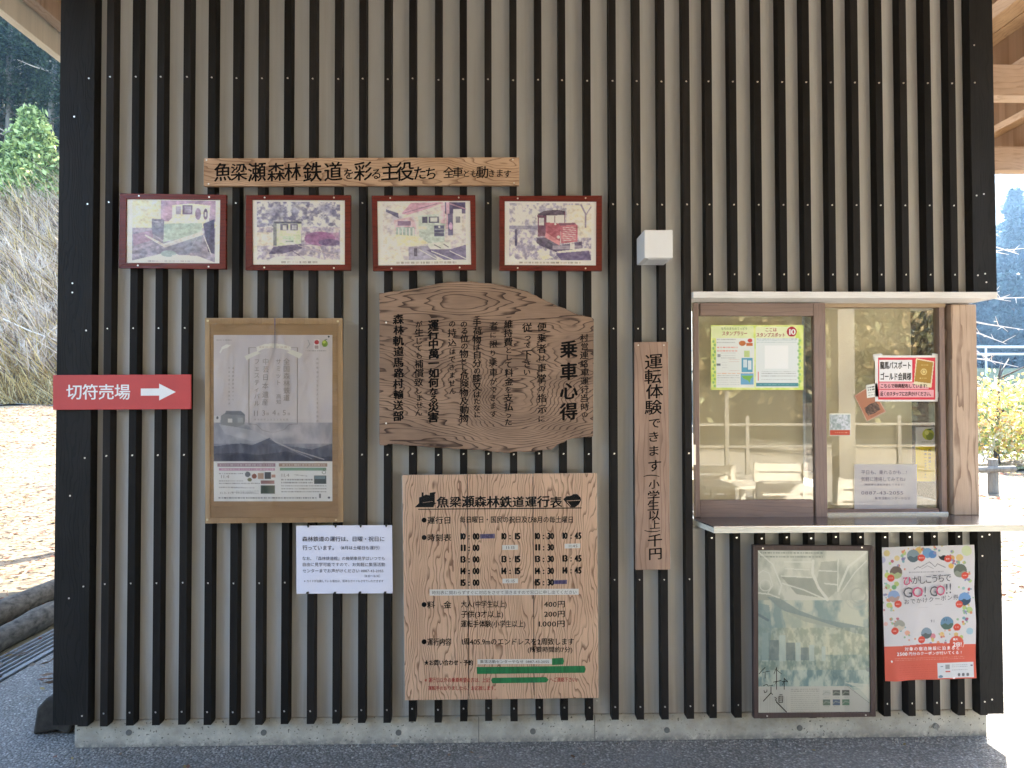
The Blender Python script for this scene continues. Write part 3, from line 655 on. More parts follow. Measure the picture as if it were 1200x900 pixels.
for k, (oq, iq, pf_) in enumerate(zip(frames, inner, (photo1, photo2, photo3, photo4))):
    s = framed('framed_photo', flab[k], 'framed photo', oq, iq, REDW, -.02, FG)
    cv_ = pf_(); gr = vnoise(cv_.h, cv_.w, 22, 3, 90+k)[..., None]-.5; g2_ = vnoise(cv_.h, cv_.w, 5, 3, 95+k)[..., None]
    cv_.im = (cv_.im*.84+np.array((226,219,212))*.16)+gr*45+(np.array((236,232,226))-cv_.im)*np.clip(g2_-.5, 0, 1)*.3
    lu = cv_.im.mean(2, keepdims=True); cv_.im = lu+(cv_.im-lu)*.58; cv_.im = 128+(cv_.im-128)*1.3+22
    hf = vnoise(cv_.h, cv_.w, 42, 2, 130+k)[..., None]-.5; cv_.im = cv_.im+hf*42
    cv_.mesh('photo_print', -.0128, GLOSSPRINT, s, None, outer_in(iq, -.7))
    film(s, outer_in(iq, -.7), -.0142, .0035, 40+k)
    cx = [(oq[0][0]*.82+oq[1][0]*.18, oq[0][1]+3), (oq[0][0]*.16+oq[1][0]*.84, oq[1][1]+3), (oq[3][0]*.82+oq[2][0]*.18, oq[3][1]-3), (oq[3][0]*.16+oq[2][0]*.84, oq[2][1]-3)]
    nails(s, cx, -.0205)

# --- big plaque with an uneven edge
s = sign('rules_plaque', 'large uneven-edged wooden plaque with swirling grain and vertical brush writing', 'sign', 570, 530)
pts = [(58,97),(130,88),(200,78),(270,64),(350,48),(390,41),(430,38),(500,40),(560,45),(630,56),(700,68),(755,82),(800,103),(835,120),(870,138),(940,165),(970,180),(1000,195),(1045,206),(1088,218),(1087,400),(1086,600),(1085,785),(1040,788),(1000,790),(960,802),(920,822),(880,846),(800,855),(730,858),(660,862),(610,856),(560,850),(490,846),(420,843),(360,840),(300,838),(240,830),(180,825),(140,822),(100,822),(75,828),(58,822),(58,600),(59,350)]
pp = []
for (a, b), (c, d) in zip(pts, pts[1:]+pts[:1]):
    long = abs(b-d) > 60 and abs(a-c) < 5
    for k in range(3):
        t = k/3; j = 0 if long else random.uniform(-2.6, 2.6)
        pp.append(((a+(c-a)*t+j*.4)/4.09+430, (b+(d-b)*t+j)/4.09+320))
def kn(u, v, rx, rz, h):
    x, z = W(u, v, -.03); o_ = s.location; return (x-o_.x, z-o_.z, rx*.00374, rz*.00374, h)
PLQ = wood('swirled_plaque_wood', (.36,.235,.16), (.22,.14,.095), (.04,.02,.013), 'x', 34, 1.5, 1.0, wob=.55, fine=.35,
           knots=(kn(603,470,66,50,15), kn(545,352,46,16,-4.4), kn(668,383,20,8,3.0), kn(500,435,30,50,4.2), kn(545,455,22,36,-4.0), kn(575,400,34,14,2.2)))
o = build('plaque_board', G().pxprism(pp, -.036, -.001), PLQ, s, bevel=.004)
g = G(); Y = -.0363; cols_ = ((685,391,490,'村営連絡車運行当時の',9.6,.012),(635,370,496,'一便乗者は車掌の指示に',11,.012),(618,378,441,'従って下さい',11.5,.012),
    (596,369,499,'一維持費として料金を支払った',10.6,.014),(578,376,490,'者に限り乗車ができます',10.2,.010),(559,368,490,'一手荷物は自分の膝又はたなに',10.6,.016),
    (544,376,495,'のる位の物とし危険物及動物',10.6,.014),(530,375,463,'の持込はできません',10,.012),(508,369,495,'一運行中萬一如何なる災害',12.5,.024),(491,376,488,'が生じても補償致しません',10.8,.012),(467,368,494,'森林軌道馬路村輸送部',12.2,.020))
for uc, v0_, v1_, t_s, wd, of in cols_: column(g, t_s, uc, v0_, v1_, wd, Y, of, .08, 0, None, .5)
for ch, v in zip('乗車心得', (409.5, 435.5, 458.5, 482.5)): chars(s, [(ch, 666.5, v, 21.5)], M['black'], Y, .034, .07)
build('lettering', g, M['black'], s)
nails(s, ((452.5,378),(452.5,496)), -.036, .0042)

# --- red arrow sign
s = sign('ticket_office_sign', 'red sign with white arrow pointing right to the ticket window', 'sign', 143, 479)
build('sign_panel', G().pxprism([(62,439.5),(223.5,438.8),(223.5,479.5),(62,480.3)], -.012, -.001), plain('red_sign_paint', (.52,.05,.048), .45, .12, 3, .04), s, bevel=.001)
chars(s, list(zip('切符売場', (87,105.8,124.6,143.4), (459.6,)*4, (19.3,)*4)), M['white'], -.0125, .014, 0); g = G()
pxpoly(g, [(165,455.3),(186.5,455.2),(186.5,449.5),(206,459.4),(186.5,469.3),(186.5,463.6),(165,463.7)], -.0125)
build('arrow', g, M['white'], s)

# --- festival poster on brown board
s = sign('festival_poster', 'railway festival poster wrapped in clear plastic on a brown cardboard-coloured board', 'poster', 320, 613)
BRN = wood('brown_backing_board', (.46,.30,.17), (.40,.255,.14), (.28,.17,.09), 'x', 12, .4, .25)
build('backing_board', G().pxprism([(240,372.5),(401,372.8),(402,612),(240.5,613.5)], -.016, -.001), BRN, s, bevel=.002)
BR2 = wood('brown_frame_strip', (.52,.35,.20), (.44,.29,.16), (.3,.18,.1), 'z', 14, .4, .25)
for q in ([(240,372.5),(401,372.8),(395.5,380),(246,379.5)], [(401,372.8),(402,612),(396,606),(395.5,380)], [(402,612),(240.5,613.5),(246.5,607),(396,606)], [(240.5,613.5),(240,372.5),(246,379.5),(246.5,607)]):
    build('edge_strip', G().pxprism(q, -.021-.0003*(q[0][0] > 300), -.0165), BR2, s, bevel=.001)
c = Canvas(250.5,392.5,389.5,587.5, 1.75, (214,208,212), 235, 370, 6.924)
c.nz((100,150,1080,840), (206,199,206), (220,214,218), 4, 51, .8, 1, 2)
for a, b in (((392,262),(392,880)),((785,262),(785,880))): c.line([a, b], 6, (150,142,140))
c.line([(392,262),(470,262)],5,(160,152,150)); c.line([(700,262),(785,262)],5,(160,152,150)); c.line([(392,880),(455,885),(500,930),(560,945),(610,945),(680,925),(720,885),(785,880)], 6, (150,142,140))
c.poly([(452,255),(520,232),(590,226),(660,232),(735,255),(728,290),(655,268),(590,262),(520,268),(460,295)], (236,234,228)); c.poly([(355,330),(452,290),(490,305),(400,345),(375,365)], (232,230,222)); c.poly([(700,300),(740,278),(828,312),(800,350),(760,330)], (232,230,222)); c.print_lines(475,585,[258],12,(205,190,180),.6,8,20)
c.print_lines(610,715,[258],12,(205,190,180),.6,9,20)
c.poly([(155,300),(175,255),(210,235),(250,240),(215,262),(180,275),(165,305)], (240,240,238)); c.print_lines(130,255,[200],9,(150,145,150),.7,10,14)
c.line([(870,200),(885,235),(862,265)],6,(165,165,175)); c.rect(918,195,962,275,(240,236,236)); c.ell(940,217,19,19,(186,44,60)); c.rect(924,243,956,270,(140,120,120),.7); c.ell(1006,228,24,28,(120,155,40)); c.ell(1000,215,13,12,(200,215,90)); c.line([(1006,200),(1025,192)],5,(60,80,30)); c.print_lines(850,1020,[285],8,(130,125,130),.7,11,12)
# railcar drawing and mountains
P_ = lambda L: [(x_, y_+831) for x_, y_ in L]
c.poly(P_([(105,60),(170,10),(260,25),(380,60),(430,100),(520,160),(600,200),(700,215),(790,225),(870,235),(950,225),(1065,210),(1080,350),(100,350)]), (176,178,190))
c.nz((105,870,1080,1180), (190,188,200), (120,124,145), 7, 52, .55, 1.5, 3)
c.poly(P_([(105,230),(230,215),(330,205),(420,220),(560,160),(640,225),(780,235),(900,255),(1000,225),(1065,208),(1080,350),(100,350)]), (78,84,108), .85)
c.poly(P_([(105,290),(300,280),(470,300),(700,270),(860,320),(1080,310),(1080,352),(100,352)]), (40,44,68), .9); c.nz((100,1040,1080,1182), (60,64,90), (140,145,165), 10, 53, .35, 1.8, 3)
c.line(P_([(600,190),(760,260),(1000,335)]), 9, (205,200,205), .7); c.line(P_([(560,170),(720,250),(900,330)]), 6, (190,186,195), .6)
c.poly([(165,815),(200,790),(210,772),(330,775),(362,805),(358,880),(300,905),(165,890)], (150,152,158)); c.poly([(210,775),(330,778),(362,812),(200,800)], (128,130,138)); c.rect(222,838,256,868,(225,222,220)); c.rect(300,830,345,870,(170,172,178)); c.rect(112,815,158,868,(222,220,222)); c.ell(138,830,9,12,(110,110,115))
c.poly([(150,880),(420,930),(560,990),(420,1020),(200,960)], (205,205,212), .5); c.ell(650,960,120,45,(235,230,230),.5,1); c.ell(330,980,60,40,(225,225,230),.5,1)
# lower white band
c.rect(100,1182,1080,1600,(238,238,240)); D = 831-1.0
R_ = lambda x0_, y0_, x1_, y1_, cc_, a=1.0: c.rect(x0_, y0_+D, x1_, y1_+D, cc_, a)
R_(140,368,608,395,(170,140,155)); R_(150,406,602,428,(196,150,180)); R_(634,368,1026,395,(178,150,140)); R_(642,404,1018,428,(130,165,145)); 
c.print_lines(160,600,[382+D],12,(225,215,220),.8,12,16); c.print_lines(660,1010,[382+D],12,(230,222,215),.8,13,16); c.print_lines(170,590,[417+D],9,(235,215,228),.8,14,14)
c.ell(382,457+D,22,22,(110,115,125)); c.ell(435,472+D,20,20,(150,90,70)); c.ell(398,500+D,18,14,(130,130,100)); R_(462,445,510,495,(200,170,150)); R_(518,440,572,492,(70,75,85)); R_(486,505,600,532,(150,110,110)); R_(486,546,602,612,(62,80,72)); R_(575,460,606,480,(190,150,140)); R_(918,466,1020,532,(64,76,82)); R_(925,472,1010,495,(120,140,150)); c.ring(1000,440+D,14,4,(120,125,110)); c.ring(1005,415+D,10,4,(120,125,110))
c.print_lines(152,345,[450+D,510+D,560+D],8,(150,145,150),.8,15,13); c.print_lines(152,480,[530+D],9,(120,115,120),.8,16,13); c.print_lines(250,440,[565+D,600+D],7,(150,145,150),.7,17,13); c.print_lines(290,470,[590+D,608+D],6,(140,140,145),.7,18,12)
c.print_lines(652,910,[500+D,524+D],9,(110,105,110),.8,19,13); c.print_lines(652,1020,[549+D,573+D,597+D],9,(110,105,110),.8,20,13); c.print_lines(145,940,[645+D],11,(110,108,115),.8,21,14); c.line([(760,460+D),(860,470+D)],6,(160,155,160),.6); R_(958,612,975,648,(120,120,125)); c.ell(1040,645+D,9,9,(70,70,90)); c.ell(1038,172,8,7,(20,20,40))
n1 = vnoise(c.h, c.w, 4, 2, 77)
c.mesh('poster_print', -.0185, PRINT, s, lambda a, b: -(n1-.5)*.003)
g = G(); Yp = -.0215
T = lambda L, sz, of=.0: [char(g, ch, 235+x_/6.924, 370+y_/6.924, sz, sz, Yp, of) for ch, x_, y_ in L]
T([(ch, 698, 372+59*k) for k, ch in enumerate('全国森林鉄道')], 8.0); T([(ch, 632, 372+57*k) for k, ch in enumerate('サミット')], 7.0); T([('高',634,655),('知',634,700)], 6.0); T([('中',529,372),('芸',529,435),('日',527,500),('本',526,570),('遺',526,640),('産',524,702)], 8.0); T([(ch, 457, 372+56.5*k) for k, ch in enumerate('フェスティバル')], 7.0)
T([('1',437,790),('1',461,790),('3',512,788),('4',597,785),('5',680,785)], 9.0, .0)
T([('日',545,797),('土',632,797),('日',716,797)], 3.2, .03)
T([(ch, 948, 350+36*k) for k, ch in enumerate('森林鉄道がつなぐ人とまちの物語')], 2.8); T([(ch, 264, 425+32*k) for k, ch in enumerate('森林鉄道遺産めぐり')], 2.4); T([(ch, 232, 425+32*k) for k, ch in enumerate('中芸の里山と鉄道の旅')], 2.4); T([(ch, 443+26*k, 843) for k, ch in enumerate('奈半利町ふるさと文化館')], 2.6)
for u0_, u1_, v, h, t_ in ((236+1.5,258+9,0,0,''),):
    pass
text(g, '11.4', 257.6, 269, 558.5, 5.2, Yp); text(g, '11.4', 328.5, 339.5, 556.8, 5.2, Yp); text(g, '11.3-11.5', 257, 274, 577.5, 3.4, Yp)
build('lettering', g, plain('soft_brown_ink', (.36,.32,.32), .6, .1, 30, 0), s)
film(s, [(240.5,373),(401,373),(401.5,611.5),(241,613)], -.0265, .010, 9)
build('marker_line', G().pxprism([(321.6,372.8),(322.6,372.8),(322.4,408),(321.9,408)], -.0275, -.027), plain('faded_blue_ink', (.10,.09,.22), .6, .4, 90, 0), s)
nails(s, ((243.5,376),(396,376.5),(243,609),(393.7,609.5)), -.0215, .005, plain('brass_pin', (.7,.6,.4), .3, .1, 20, 0, metal=.8), 'pin')

# --- laminated notice
s = sign('notice_sheet', 'white laminated notice with black text and small black clips along its edges', 'notice', 404, 695)
c = Canvas(347,616,460,695.5, .35, (224,224,238)); n2 = vnoise(c.h, c.w, 3, 2, 5)
c.mesh('laminated_sheet', -.004, GLOSSPRINT, s, lambda a, b: -(n2-.4)*.006*np.clip(np.minimum(np.minimum(a,1-a),np.minimum(b,1-b))*6,0,1), [(347,616),(459.5,615.3),(460.3,695.3),(347.5,695.8)])
g = G(); Yp = -.0078
text(g, '森林鉄道の運行は、日曜・祝日に', 354, 451, 631.7, 6.3, Yp, .010); text(g, '行っています。', 354.5, 395, 642, 6.2, Yp, .010); text(g, '（8月は土曜日も運行）', 396, 448, 642, 4.9, Yp, .006)
text(g, 'なお、『森林鉄道館』の機関車見学はいつでも', 354, 451.5, 654.5, 4.8, Yp); text(g, '自由に見学可能ですので、お気軽に集落活動', 354, 451.5, 661.6, 4.8, Yp); text(g, 'センターまでお声がけください', 354.5, 421.5, 669, 4.8, Yp); text(g, '0887-43-2055', 423, 449.5, 669, 4.2, Yp)
text(g, '（8:30～16:30）', 425, 447.5, 675, 3.8, Yp); text(g, '※ガイドが出勤している場合は、簡単なガイドもさせていただきます', 356, 449.5, 681, 3.2, Yp)
build('lettering', g, plain('dark_print_ink', (.035,.03,.04), .6, .1, 30, 0), s)
for u, v in ((361,616.5),(393,616.5),(422.5,616.5),(452.5,616),(360,694.8),(392,695),(421.5,694.5),(451,694.5)):
    q = [(u-1.6,v-1.5),(u+1.6,v-1.5),(u+.4,v+1.8),(u-.5,v+1.8)] if v < 650 else [(u-1.8,v+1.3),(u+1.6,v+.8),(u+1.6,v-1.2),(u-.8,v-1)]
    build('clip', G().pxprism(q, -.011, -.001), M['blackclip'], s)

# --- vertical plank
s = sign('experience_plank', 'tall narrow wooden plank with brush lettering hanging left of the window', 'sign', 765, 668)
build('plank', G().pxprism([(743.5,401),(783,400.5),(785.5,667.5),(745,668)], -.02, -.001), wood('vertical_plank_wood', (.44,.29,.21), (.33,.215,.155), (.15,.09,.065), 'z', 40, .8, .5, wob=.7), s, bevel=.0015)
g = G(); Y = -.0206
for ch, u, v, sz in zip('運転体験できます小学生以上千円', (766,765,767,765.5,767,766,766,767,766.5,766,765.5,766.5,767.5,767.5,768), (424,441.5,459,477.5,496,512,528.5,546,567.5,581.5,592.5,604,615,633.5,649), (20,19,19,19,14,14,14,16,12,14,13.5,13.5,12,16.5,16)):
    chars(s, [(ch, u, v, sz)], M['black'], Y, .014, .07, 1.1, .96)
char(g, '(', 766, 557.5, 9, 20, Y, .01, 0, 0, 90); char(g, ')', 767, 622.5, 9, 20, Y, .01, 0, 0, 90)
build('brackets', g, M['black'], s); nails(s, ((748,404.5),(778,404.5)), -.02, .0032)

# --- timetable board
s = sign('timetable_board', 'large wooden railway timetable board of joined vertical planks with painted departure times', 'sign', 587, 820)
TB = []
for k, kk in enumerate(((-.30,.3,.05,.35,1.6), (.02,-.1,.05,.3,-1.8), (.30,.2,.05,.3,2.0))):
    TB.append(wood('timetable_plank_wood', (.84,.59,.43), (.73,.495,.355), (.22,.105,.065), 'z', 75, 1.5, .85, knots=(kk, (.1*k,.5,.04,.3,1.5)), wob=1.3))
e = (471, 547.6, 624.6, 700)
build('backing_board', G().pxprism([(474,560),(697,558),(699,814),(476,816)], -.012, -.001), M['blackclip'], s)  # black sheet added behind the planks so their seams read dark
bq = ((474,820.7), (549.3,819.9), (626,819), (702,818))
for k in range(3):
    q = [(e[k]+.45, 557-.8*k), (e[k+1]-.45, 556.3-.8*k), (bq[k+1][0]-.45, bq[k+1][1]), (bq[k][0]+.45, bq[k][1])]
    build('plank', G().pxprism(q, -.026, -.001), TB[k], s, bevel=.0012)
g = G(); Y = -.0266
text(g, '魚梁瀬森林鉄道運行表', 511.5, 659, 588.3, 13.8, Y, .035, .05, 0, .06)
pxpoly(g, [(490,596.3),(681.5,594.6),(681.5,595.9),(490,597.4)], Y)
pxpoly(g, [(486,594.5),(491,589.5),(491,583),(494,582),(494,577),(496.3,577),(496.3,581),(499,579.5),(503.5,580.5),(503.5,577.5),(510.5,576.5),(510.3,578.5),(509.5,578.7),(509.5,589),(512,589.5),(509,591),(508,594.5)], Y)
pxpoly(g, [(660,585),(664,581.5),(669,581),(672,579),(676.5,579),(680.5,583),(681,586),(678.5,591),(674,594.5),(668.5,594.5),(664,590)], Y)
for t_, v in (('運行日',609.8),('時刻表',630.2),('料　金',708.8),('運行内容',752.4)):
    text(g, t_, 500.5, 529, v, 9.2, Y, .022, .05); x_, z_ = W(497, v-.3, Y); g.disc(x_, z_, .0108, Y, Y+.0003, 14)
text(g, '毎日曜日・国民の祝日及び8月の毎土曜日', 538.5, 672.5, 609, 8.4, Y, .018, .04)
tm = (('10','00',538.5,628.4),('10','15',586.5,628.2),('10','30',625.8,628),('10','45',658,627.6),('11','00',538.5,641.8),('11','30',625.8,641.2),('13','00',538.5,655.4),('13','15',586.5,655),('13','30',625.8,654.8),('13','45',658,654.2),('14','00',538.5,669),('14','15',586.5,668.8),('14','30',625.8,668.8),('14','45',658,668.2),('15','00',538.5,682.6),('15','30',625.8,682.2))
for a, b, u, v in tm:
    text(g, a, u, u+7.2, v, 10.4, Y, .075); text(g, ':', u+10.3, u+12.2, v, 10, Y, .06); text(g, b, u+15.6, u+23.4, v, 10.4, Y, .075)
text(g, '大人(中学生以上)', 540, 594, 708, 8.8, Y, .018, .04); text(g, '子供(3才以上)', 540, 590, 719.8, 8.8, Y, .018, .04); text(g, '運転手体験(小学生以上)', 540, 616, 731.2, 8.8, Y, .018, .04)
text(g, '400円', 637.5, 662.5, 708, 8.6, Y, .02, .04); text(g, '200円', 637.5, 662.5, 719.5, 8.6, Y, .02, .04); text(g, '1.000円', 629.5, 662.5, 731, 8.6, Y, .02, .04)
text(g, '1周405.9mのエンドレスを2周致します', 540, 673, 752, 8.6, Y, .02, .05); text(g, '(所要時間約7分)', 618, 671, 761.3, 7.2, Y, .02, .05); text(g, '★お問い合わせ・予約', 497, 554.5, 776.6, 7.2, Y, .035, .03)
build('lettering', g, M['black'], s)
g = G(); pxline(g, [(664,587),(679.5,586.2)], .6, Y-.0004); pxline(g, [(664.5,588),(669,593.3)], .6, Y-.0004); pxline(g, [(495.5,589),(507,587.5)], .35, Y-.0004); build('silhouette_highlight', g, TB[1], s)
g = G(); text(g, '※運行日以外の乗車希望の方は、上記', 497.5, 574, 797, 6.0, Y, .02, .05); text(g, 'へご連絡下さい。', 644, 679, 796.5, 5.8, Y, .02, .05); text(g, '運転手のおりましたら、お応致します。', 501.5, 584, 806.5, 5.6, Y, .02, .05); build('red_lettering', g, plain('red_paint', (.42,.02,.02), .55, .15, 60, 0), s)
for q in ([(588.5,638.8),(607,638.5),(607,644.2),(588.5,644.5)], [(661.7,637.3),(680,636.8),(680,642.2),(661.8,642.8)], [(588.7,678.2),(607,677.9),(607,683.3),(588.8,683.6)], [(503.3,690.8),(678.2,690),(678.2,696.9),(503.6,698)], [(559.4,772.7),(646.8,772.3),(646.8,778),(559.4,778.4)]):
    build('white_sticker', G().pxprism(q, -.0274, -.0266), M['white'], s)
g = G(); Yq = -.0277
text(g, '11:15', 592, 603.5, 641.5, 4.6, Yq); text(g, '11:45', 665.5, 677, 639.8, 4.6, Yq); text(g, '15:15', 592, 603.5, 680.8, 4.6, Yq); text(g, '時刻表に関わらずすぐに対応をさせて頂きますので窓口に申し出てください', 506, 676, 694.3, 4.9, Yq, 0, 0, 0, 0, -.004); text(g, '集落活動センターやなせ 0887-43-2055', 562.5, 643.5, 775.4, 4.2, Yq, .012)
build('sticker_print', g, plain('grey_print_ink', (.10,.095,.09), .6, .1, 30, 0), s)
g = G()
for q in ([(646.9,771.5),(660,770.8),(661,775),(660,778.8),(646.9,779.4)], [(558.5,781.6),(620,781),(685,780.2),(686.5,784),(685,788.4),(600,789.4),(559,789.8)], [(577,794.3),(640,793.4),(643,796.5),(640,799.8),(577,800.8),(575.5,797)]): pxpoly(g, q, -.0270)
build('green_marker', g, plain('green_marker_paint', (.012,.22,.075), .5, .35, 25, .2, stretch=(3,1,.3)), s)
g = G()
for q in ([(562.5,625.9),(580,625.4),(580,630.9),(562.5,631.2)], [(649,680),(664.5,679.4),(664.5,684.3),(649,684.6)]): pxpoly(g, q, -.0268)
build('purple_stamp', g, plain('faded_purple_ink', (.16,.13,.24), .6, .5, 70, 0), s)
g = G(); text(g, '始発便', 564.5, 578, 628.3, 4.6, -.0272, .01); text(g, '最終便', 650.5, 663, 682.2, 4.4, -.0272, .01); build('stamp_print', g, plain('purple_ink', (.035,.025,.13), .6, .1, 70, 0), s)
build('clear_cover', G().pxprism([(470.5,556),(702.5,554),(704.5,826.5),(471.5,829.3)], -.0315, -.0295), ACRYL, s, bevel=.0006)
nails(s, ((699.5,821),), -.0315)

# --- white boxy wall fitting
s = sign('wall_light', 'white cube-shaped fitting standing out from the slats', 'wall light', 770, 305)
a = W(755.2, 269.5, -.175); b = W(788.5, 302.2, -.175)
g = G(); g.box(a[0], b[0], -.175, -.001, b[1], a[1]); build('housing', g, M['white_metal'], s, bevel=.0015)
g = G(); g.box(a[0]+.018, b[0]-.018, -.155, -.02, b[1]-.0025, b[1]+.001); build('diffuser', g, plain('frosted_diffuser', (.72,.73,.74), .3, .02, 10, 0), s)
g = G(); g.disc((a[0]+b[0])/2, (a[1]+b[1])/2, .0028, -.1762, -.174, 8); build('fixing_screw', g, M['white'], s)

# --- framed pale map poster under the shelf
DKF = wood('dark_brown_frame_wood', (.085,.055,.050), (.06,.04,.036), (.03,.02,.018), 'z', 60, .6, .4, rough=.5)
s = framed('framed_poster', 'dark brown framed pale blue railway heritage poster under the shelf', 'framed poster', ((882.5,639),(1024,640),(1026.5,840),(883.5,842)), ((888.3,645),(1018.5,645.5),(1020.5,835),(889,836)), DKF, -.026)
c = Canvas(888,645,1020,836, 1.75, (196,204,200), 870, 600, 3.46)
c.nz((50,150,540,520), (176,186,180), (222,226,220), 6, 61, 1, 1.2, 4); c.nz((60,360,540,720), (142,170,176), (212,218,208), 9, 62, .9, 1.3, 4.2); c.print_lines(75,330,[168,185],6,(120,135,130),.7,22,8)
c.poly([(100,345),(150,350),(230,400),(320,435),(430,455),(520,475),(520,505),(400,480),(250,445),(150,390)], (140,160,166), .8)
c.poly([(160,400),(300,440),(420,480),(520,520),(520,600),(330,620),(200,560)], (210,214,196), .5); c.nz((60,580,540,710), (112,146,156), (196,210,206), 16, 63, .8, 1.5, 4); c.nz((60,470,540,640), (150,165,150), (225,228,212), 26, 64, .45, 1.2, 5)
for x0_, y0_, x1_ in ((80,490,105),(150,500,175),(215,530,235),(270,540,290),(320,545,336)): c.rect(x0_,y0_,x1_,605,(200,216,216),.8)
for x0_, y0_, x1_ in ((107,520,148),(177,530,213),(237,550,268)): c.rect(x0_,y0_,x1_,600,(110,130,140),.6)
c.poly([(62,370),(110,380),(120,470),(105,600),(62,600)], (130,160,170), .6); c.line([(62,415),(105,440)],10,(90,110,125),.5)
c.poly([(410,690),(470,715),(525,780),(525,700)], (214,218,212), .8); c.ell(510,640,12,9,(150,160,165),.8)
c.poly([(160,265),(285,270),(335,352),(220,335)], (150,160,155), .7); c.poly([(320,205),(385,200),(385,320),(350,350),(300,290)], (165,174,168), .6)
for P_l, t_ in (([(62,160),(125,215),(160,300),(150,335)],6),([(165,292),(250,318),(340,358)],6),([(288,200),(285,250),(310,310),(345,358)],11),([(170,205),(280,205)],4),([(175,232),(272,237)],4),([(160,262),(280,268)],5),([(312,240),(382,243)],5),([(335,292),(385,297)],6),([(390,190),(386,322)],4),([(505,165),(430,225),(388,322)],9),([(505,200),(455,250),(400,330)],4),([(60,330),(110,335),(150,350)],6),([(65,255),(85,240),(110,250),(125,300),(105,330)],4)): c.line(P_l, t_, (234,238,235), .85)  # white swirls are highlights of the creased plastic, painted into the print
c.ring(95,300,22,5,(230,234,231),.8); c.ring(468,345,34,7,(176,186,181),.7); c.ring(468,345,52,5,(186,194,190),.6)
c.ell(450,350,70,60,(214,218,212),.5,1); c.ring(470,340,30,6,(180,188,184),.6)
c.rect(60,706,410,826,(202,205,203)); c.poly([(410,706),(430,706),(525,790),(525,826),(410,826)], (192,196,196)); c.line([(415,700),(520,782)],1.6,(120,130,130))
for k in range(16): c.rect(72+k*7,745,74+k*7,815,(150,155,155),.35)
c.print_lines(195,310,[718+8*k for k in range(12)],3,(150,154,154),.7,23,7)
for k in range(6): 
    x_ = 323+39*(k % 3); y_ = 722+38*(k//3); c.rect(x_,y_,x_+30,y_+22,((190,195,195),(95,105,105),(85,95,95),(105,125,115),(85,105,135),(95,130,115))[k]); c.line([(x_,y_+18),(x_+12,y_+7),(x_+30,y_+12)],4,(160,170,165),.7); c.print_lines(x_+5,x_+26,[y_+28],2,(150,154,154),.8,24+k,5)
c.print_lines(330,520,[810],3,(150,154,154),.7,31,7)
n3 = vnoise(c.h, c.w, 3, 2, 15); c.mesh('poster_print', -.0185, PRINT, s, lambda a, b: -(n3-.5)*.002, [(887.5,644.3),(1019.3,644.8),(1021.3,835.8),(888.3,836.8)])
g = G(); Yp = -.0202
Lz = lambda P, wd=.9: pxline(g, [(880+a/8, 760+b/8) for a, b in P], wd, Yp)
for P, wd in (([(133,225),(133,280)],.7), ([(75,240),(95,215),(135,175)],.8), ([(110,225),(180,210)],.6), ([(240,175),(240,385)],.8), ([(240,180),(215,240)],.6), ([(240,200),(290,240)],.6), ([(210,315),(285,300)],.8), ([(312,275),(312,385)],.8), ([(290,310),(345,305)],.8), ([(312,300),(295,345)],.5), ([(312,280),(345,315)],.8), ([(240,300),(222,345)],.5), ([(115,350),(150,335),(165,355)],.7), ([(122,390),(128,415),(150,405),(150,385)],.7), ([(170,350),(205,345)],.7), ([(188,355),(188,415)],.9), ([(188,415),(115,495)],1.0), ([(188,415),(205,432)],.8), ([(222,455),(240,468),(228,485),(243,492)],.7), ([(235,497),(335,597)],1.1), ([(262,448),(300,445),(297,505),(262,505),(262,448)],.7), ([(262,465),(298,463)],.5), ([(262,484),(298,482)],.5), ([(268,432),(296,430)],.6)): Lz(P, wd)
build('lettering', g, M['black'], s)
film(s, [(888.5,645.5),(1019,646),(1021,835.5),(889,836.5)], -.0228, .007, 19)
nails(s, ((894,642.5),(1010,641.5),(899,839),(1014.5,838)), -.0265)

# --- GO! GO!! coupon poster
s = sign('coupon_poster', 'white and coral coupon poster ringed with round pictures, taped below the shelf', 'poster', 1088, 797)
c = Canvas(1033,639,1143.5,797, 1.9, (228,224,226), 1030, 640, 10.0)
cr = np.random.default_rng(5)
for x_, y_, r_, cc_ in ((90,65,38,(226,205,140)),(298,70,25,(190,205,130)),(210,125,32,(232,208,150)),(282,140,22,(130,130,175)),(470,45,40,(230,190,110)),(525,30,22,(220,120,80)),(575,75,60,(110,160,205)),(635,95,45,(90,140,200)),(870,70,22,(185,205,140)),(870,140,28,(225,170,100)),(955,140,42,(232,200,130)),(850,235,32,(230,185,90)),(930,190,18,(190,130,70)),(1010,200,20,(165,185,140)),(1040,60,60,(215,225,180)),(35,140,38,(190,190,215)),(125,185,16,(190,215,150)),(230,215,18,(210,140,110)),(300,260,12,(230,150,120)),(90,325,34,(205,215,120)),(85,275,14,(160,190,170)),(195,430,30,(200,210,130)),(90,460,32,(180,205,150)),(165,468,28,(120,175,120)),(105,680,34,(195,210,130)),(75,425,14,(150,200,190)),(1080,420,22,(190,215,140)),(1068,520,18,(205,80,90)),(1000,505,18,(150,195,190)),(945,490,12,(190,205,140)),(1060,760,38,(190,210,140)),(1000,730,24,(190,210,130)),(130,740,16,(170,200,190)),(150,990,22,(200,210,150)),(60,900,24,(235,190,180)),(250,930,30,(235,200,130)),(310,1010,30,(240,180,150)),(620,1060,34,(225,140,150)),(730,1040,28,(240,200,140)),(1060,1010,40,(170,205,220)),(960,1080,24,(190,205,120)),(900,1050,26,(225,190,120)),(1020,870,20,(130,110,160)),(980,900,14,(220,120,110))): c.ell(x_,y_,r_,r_,cc_,.95)
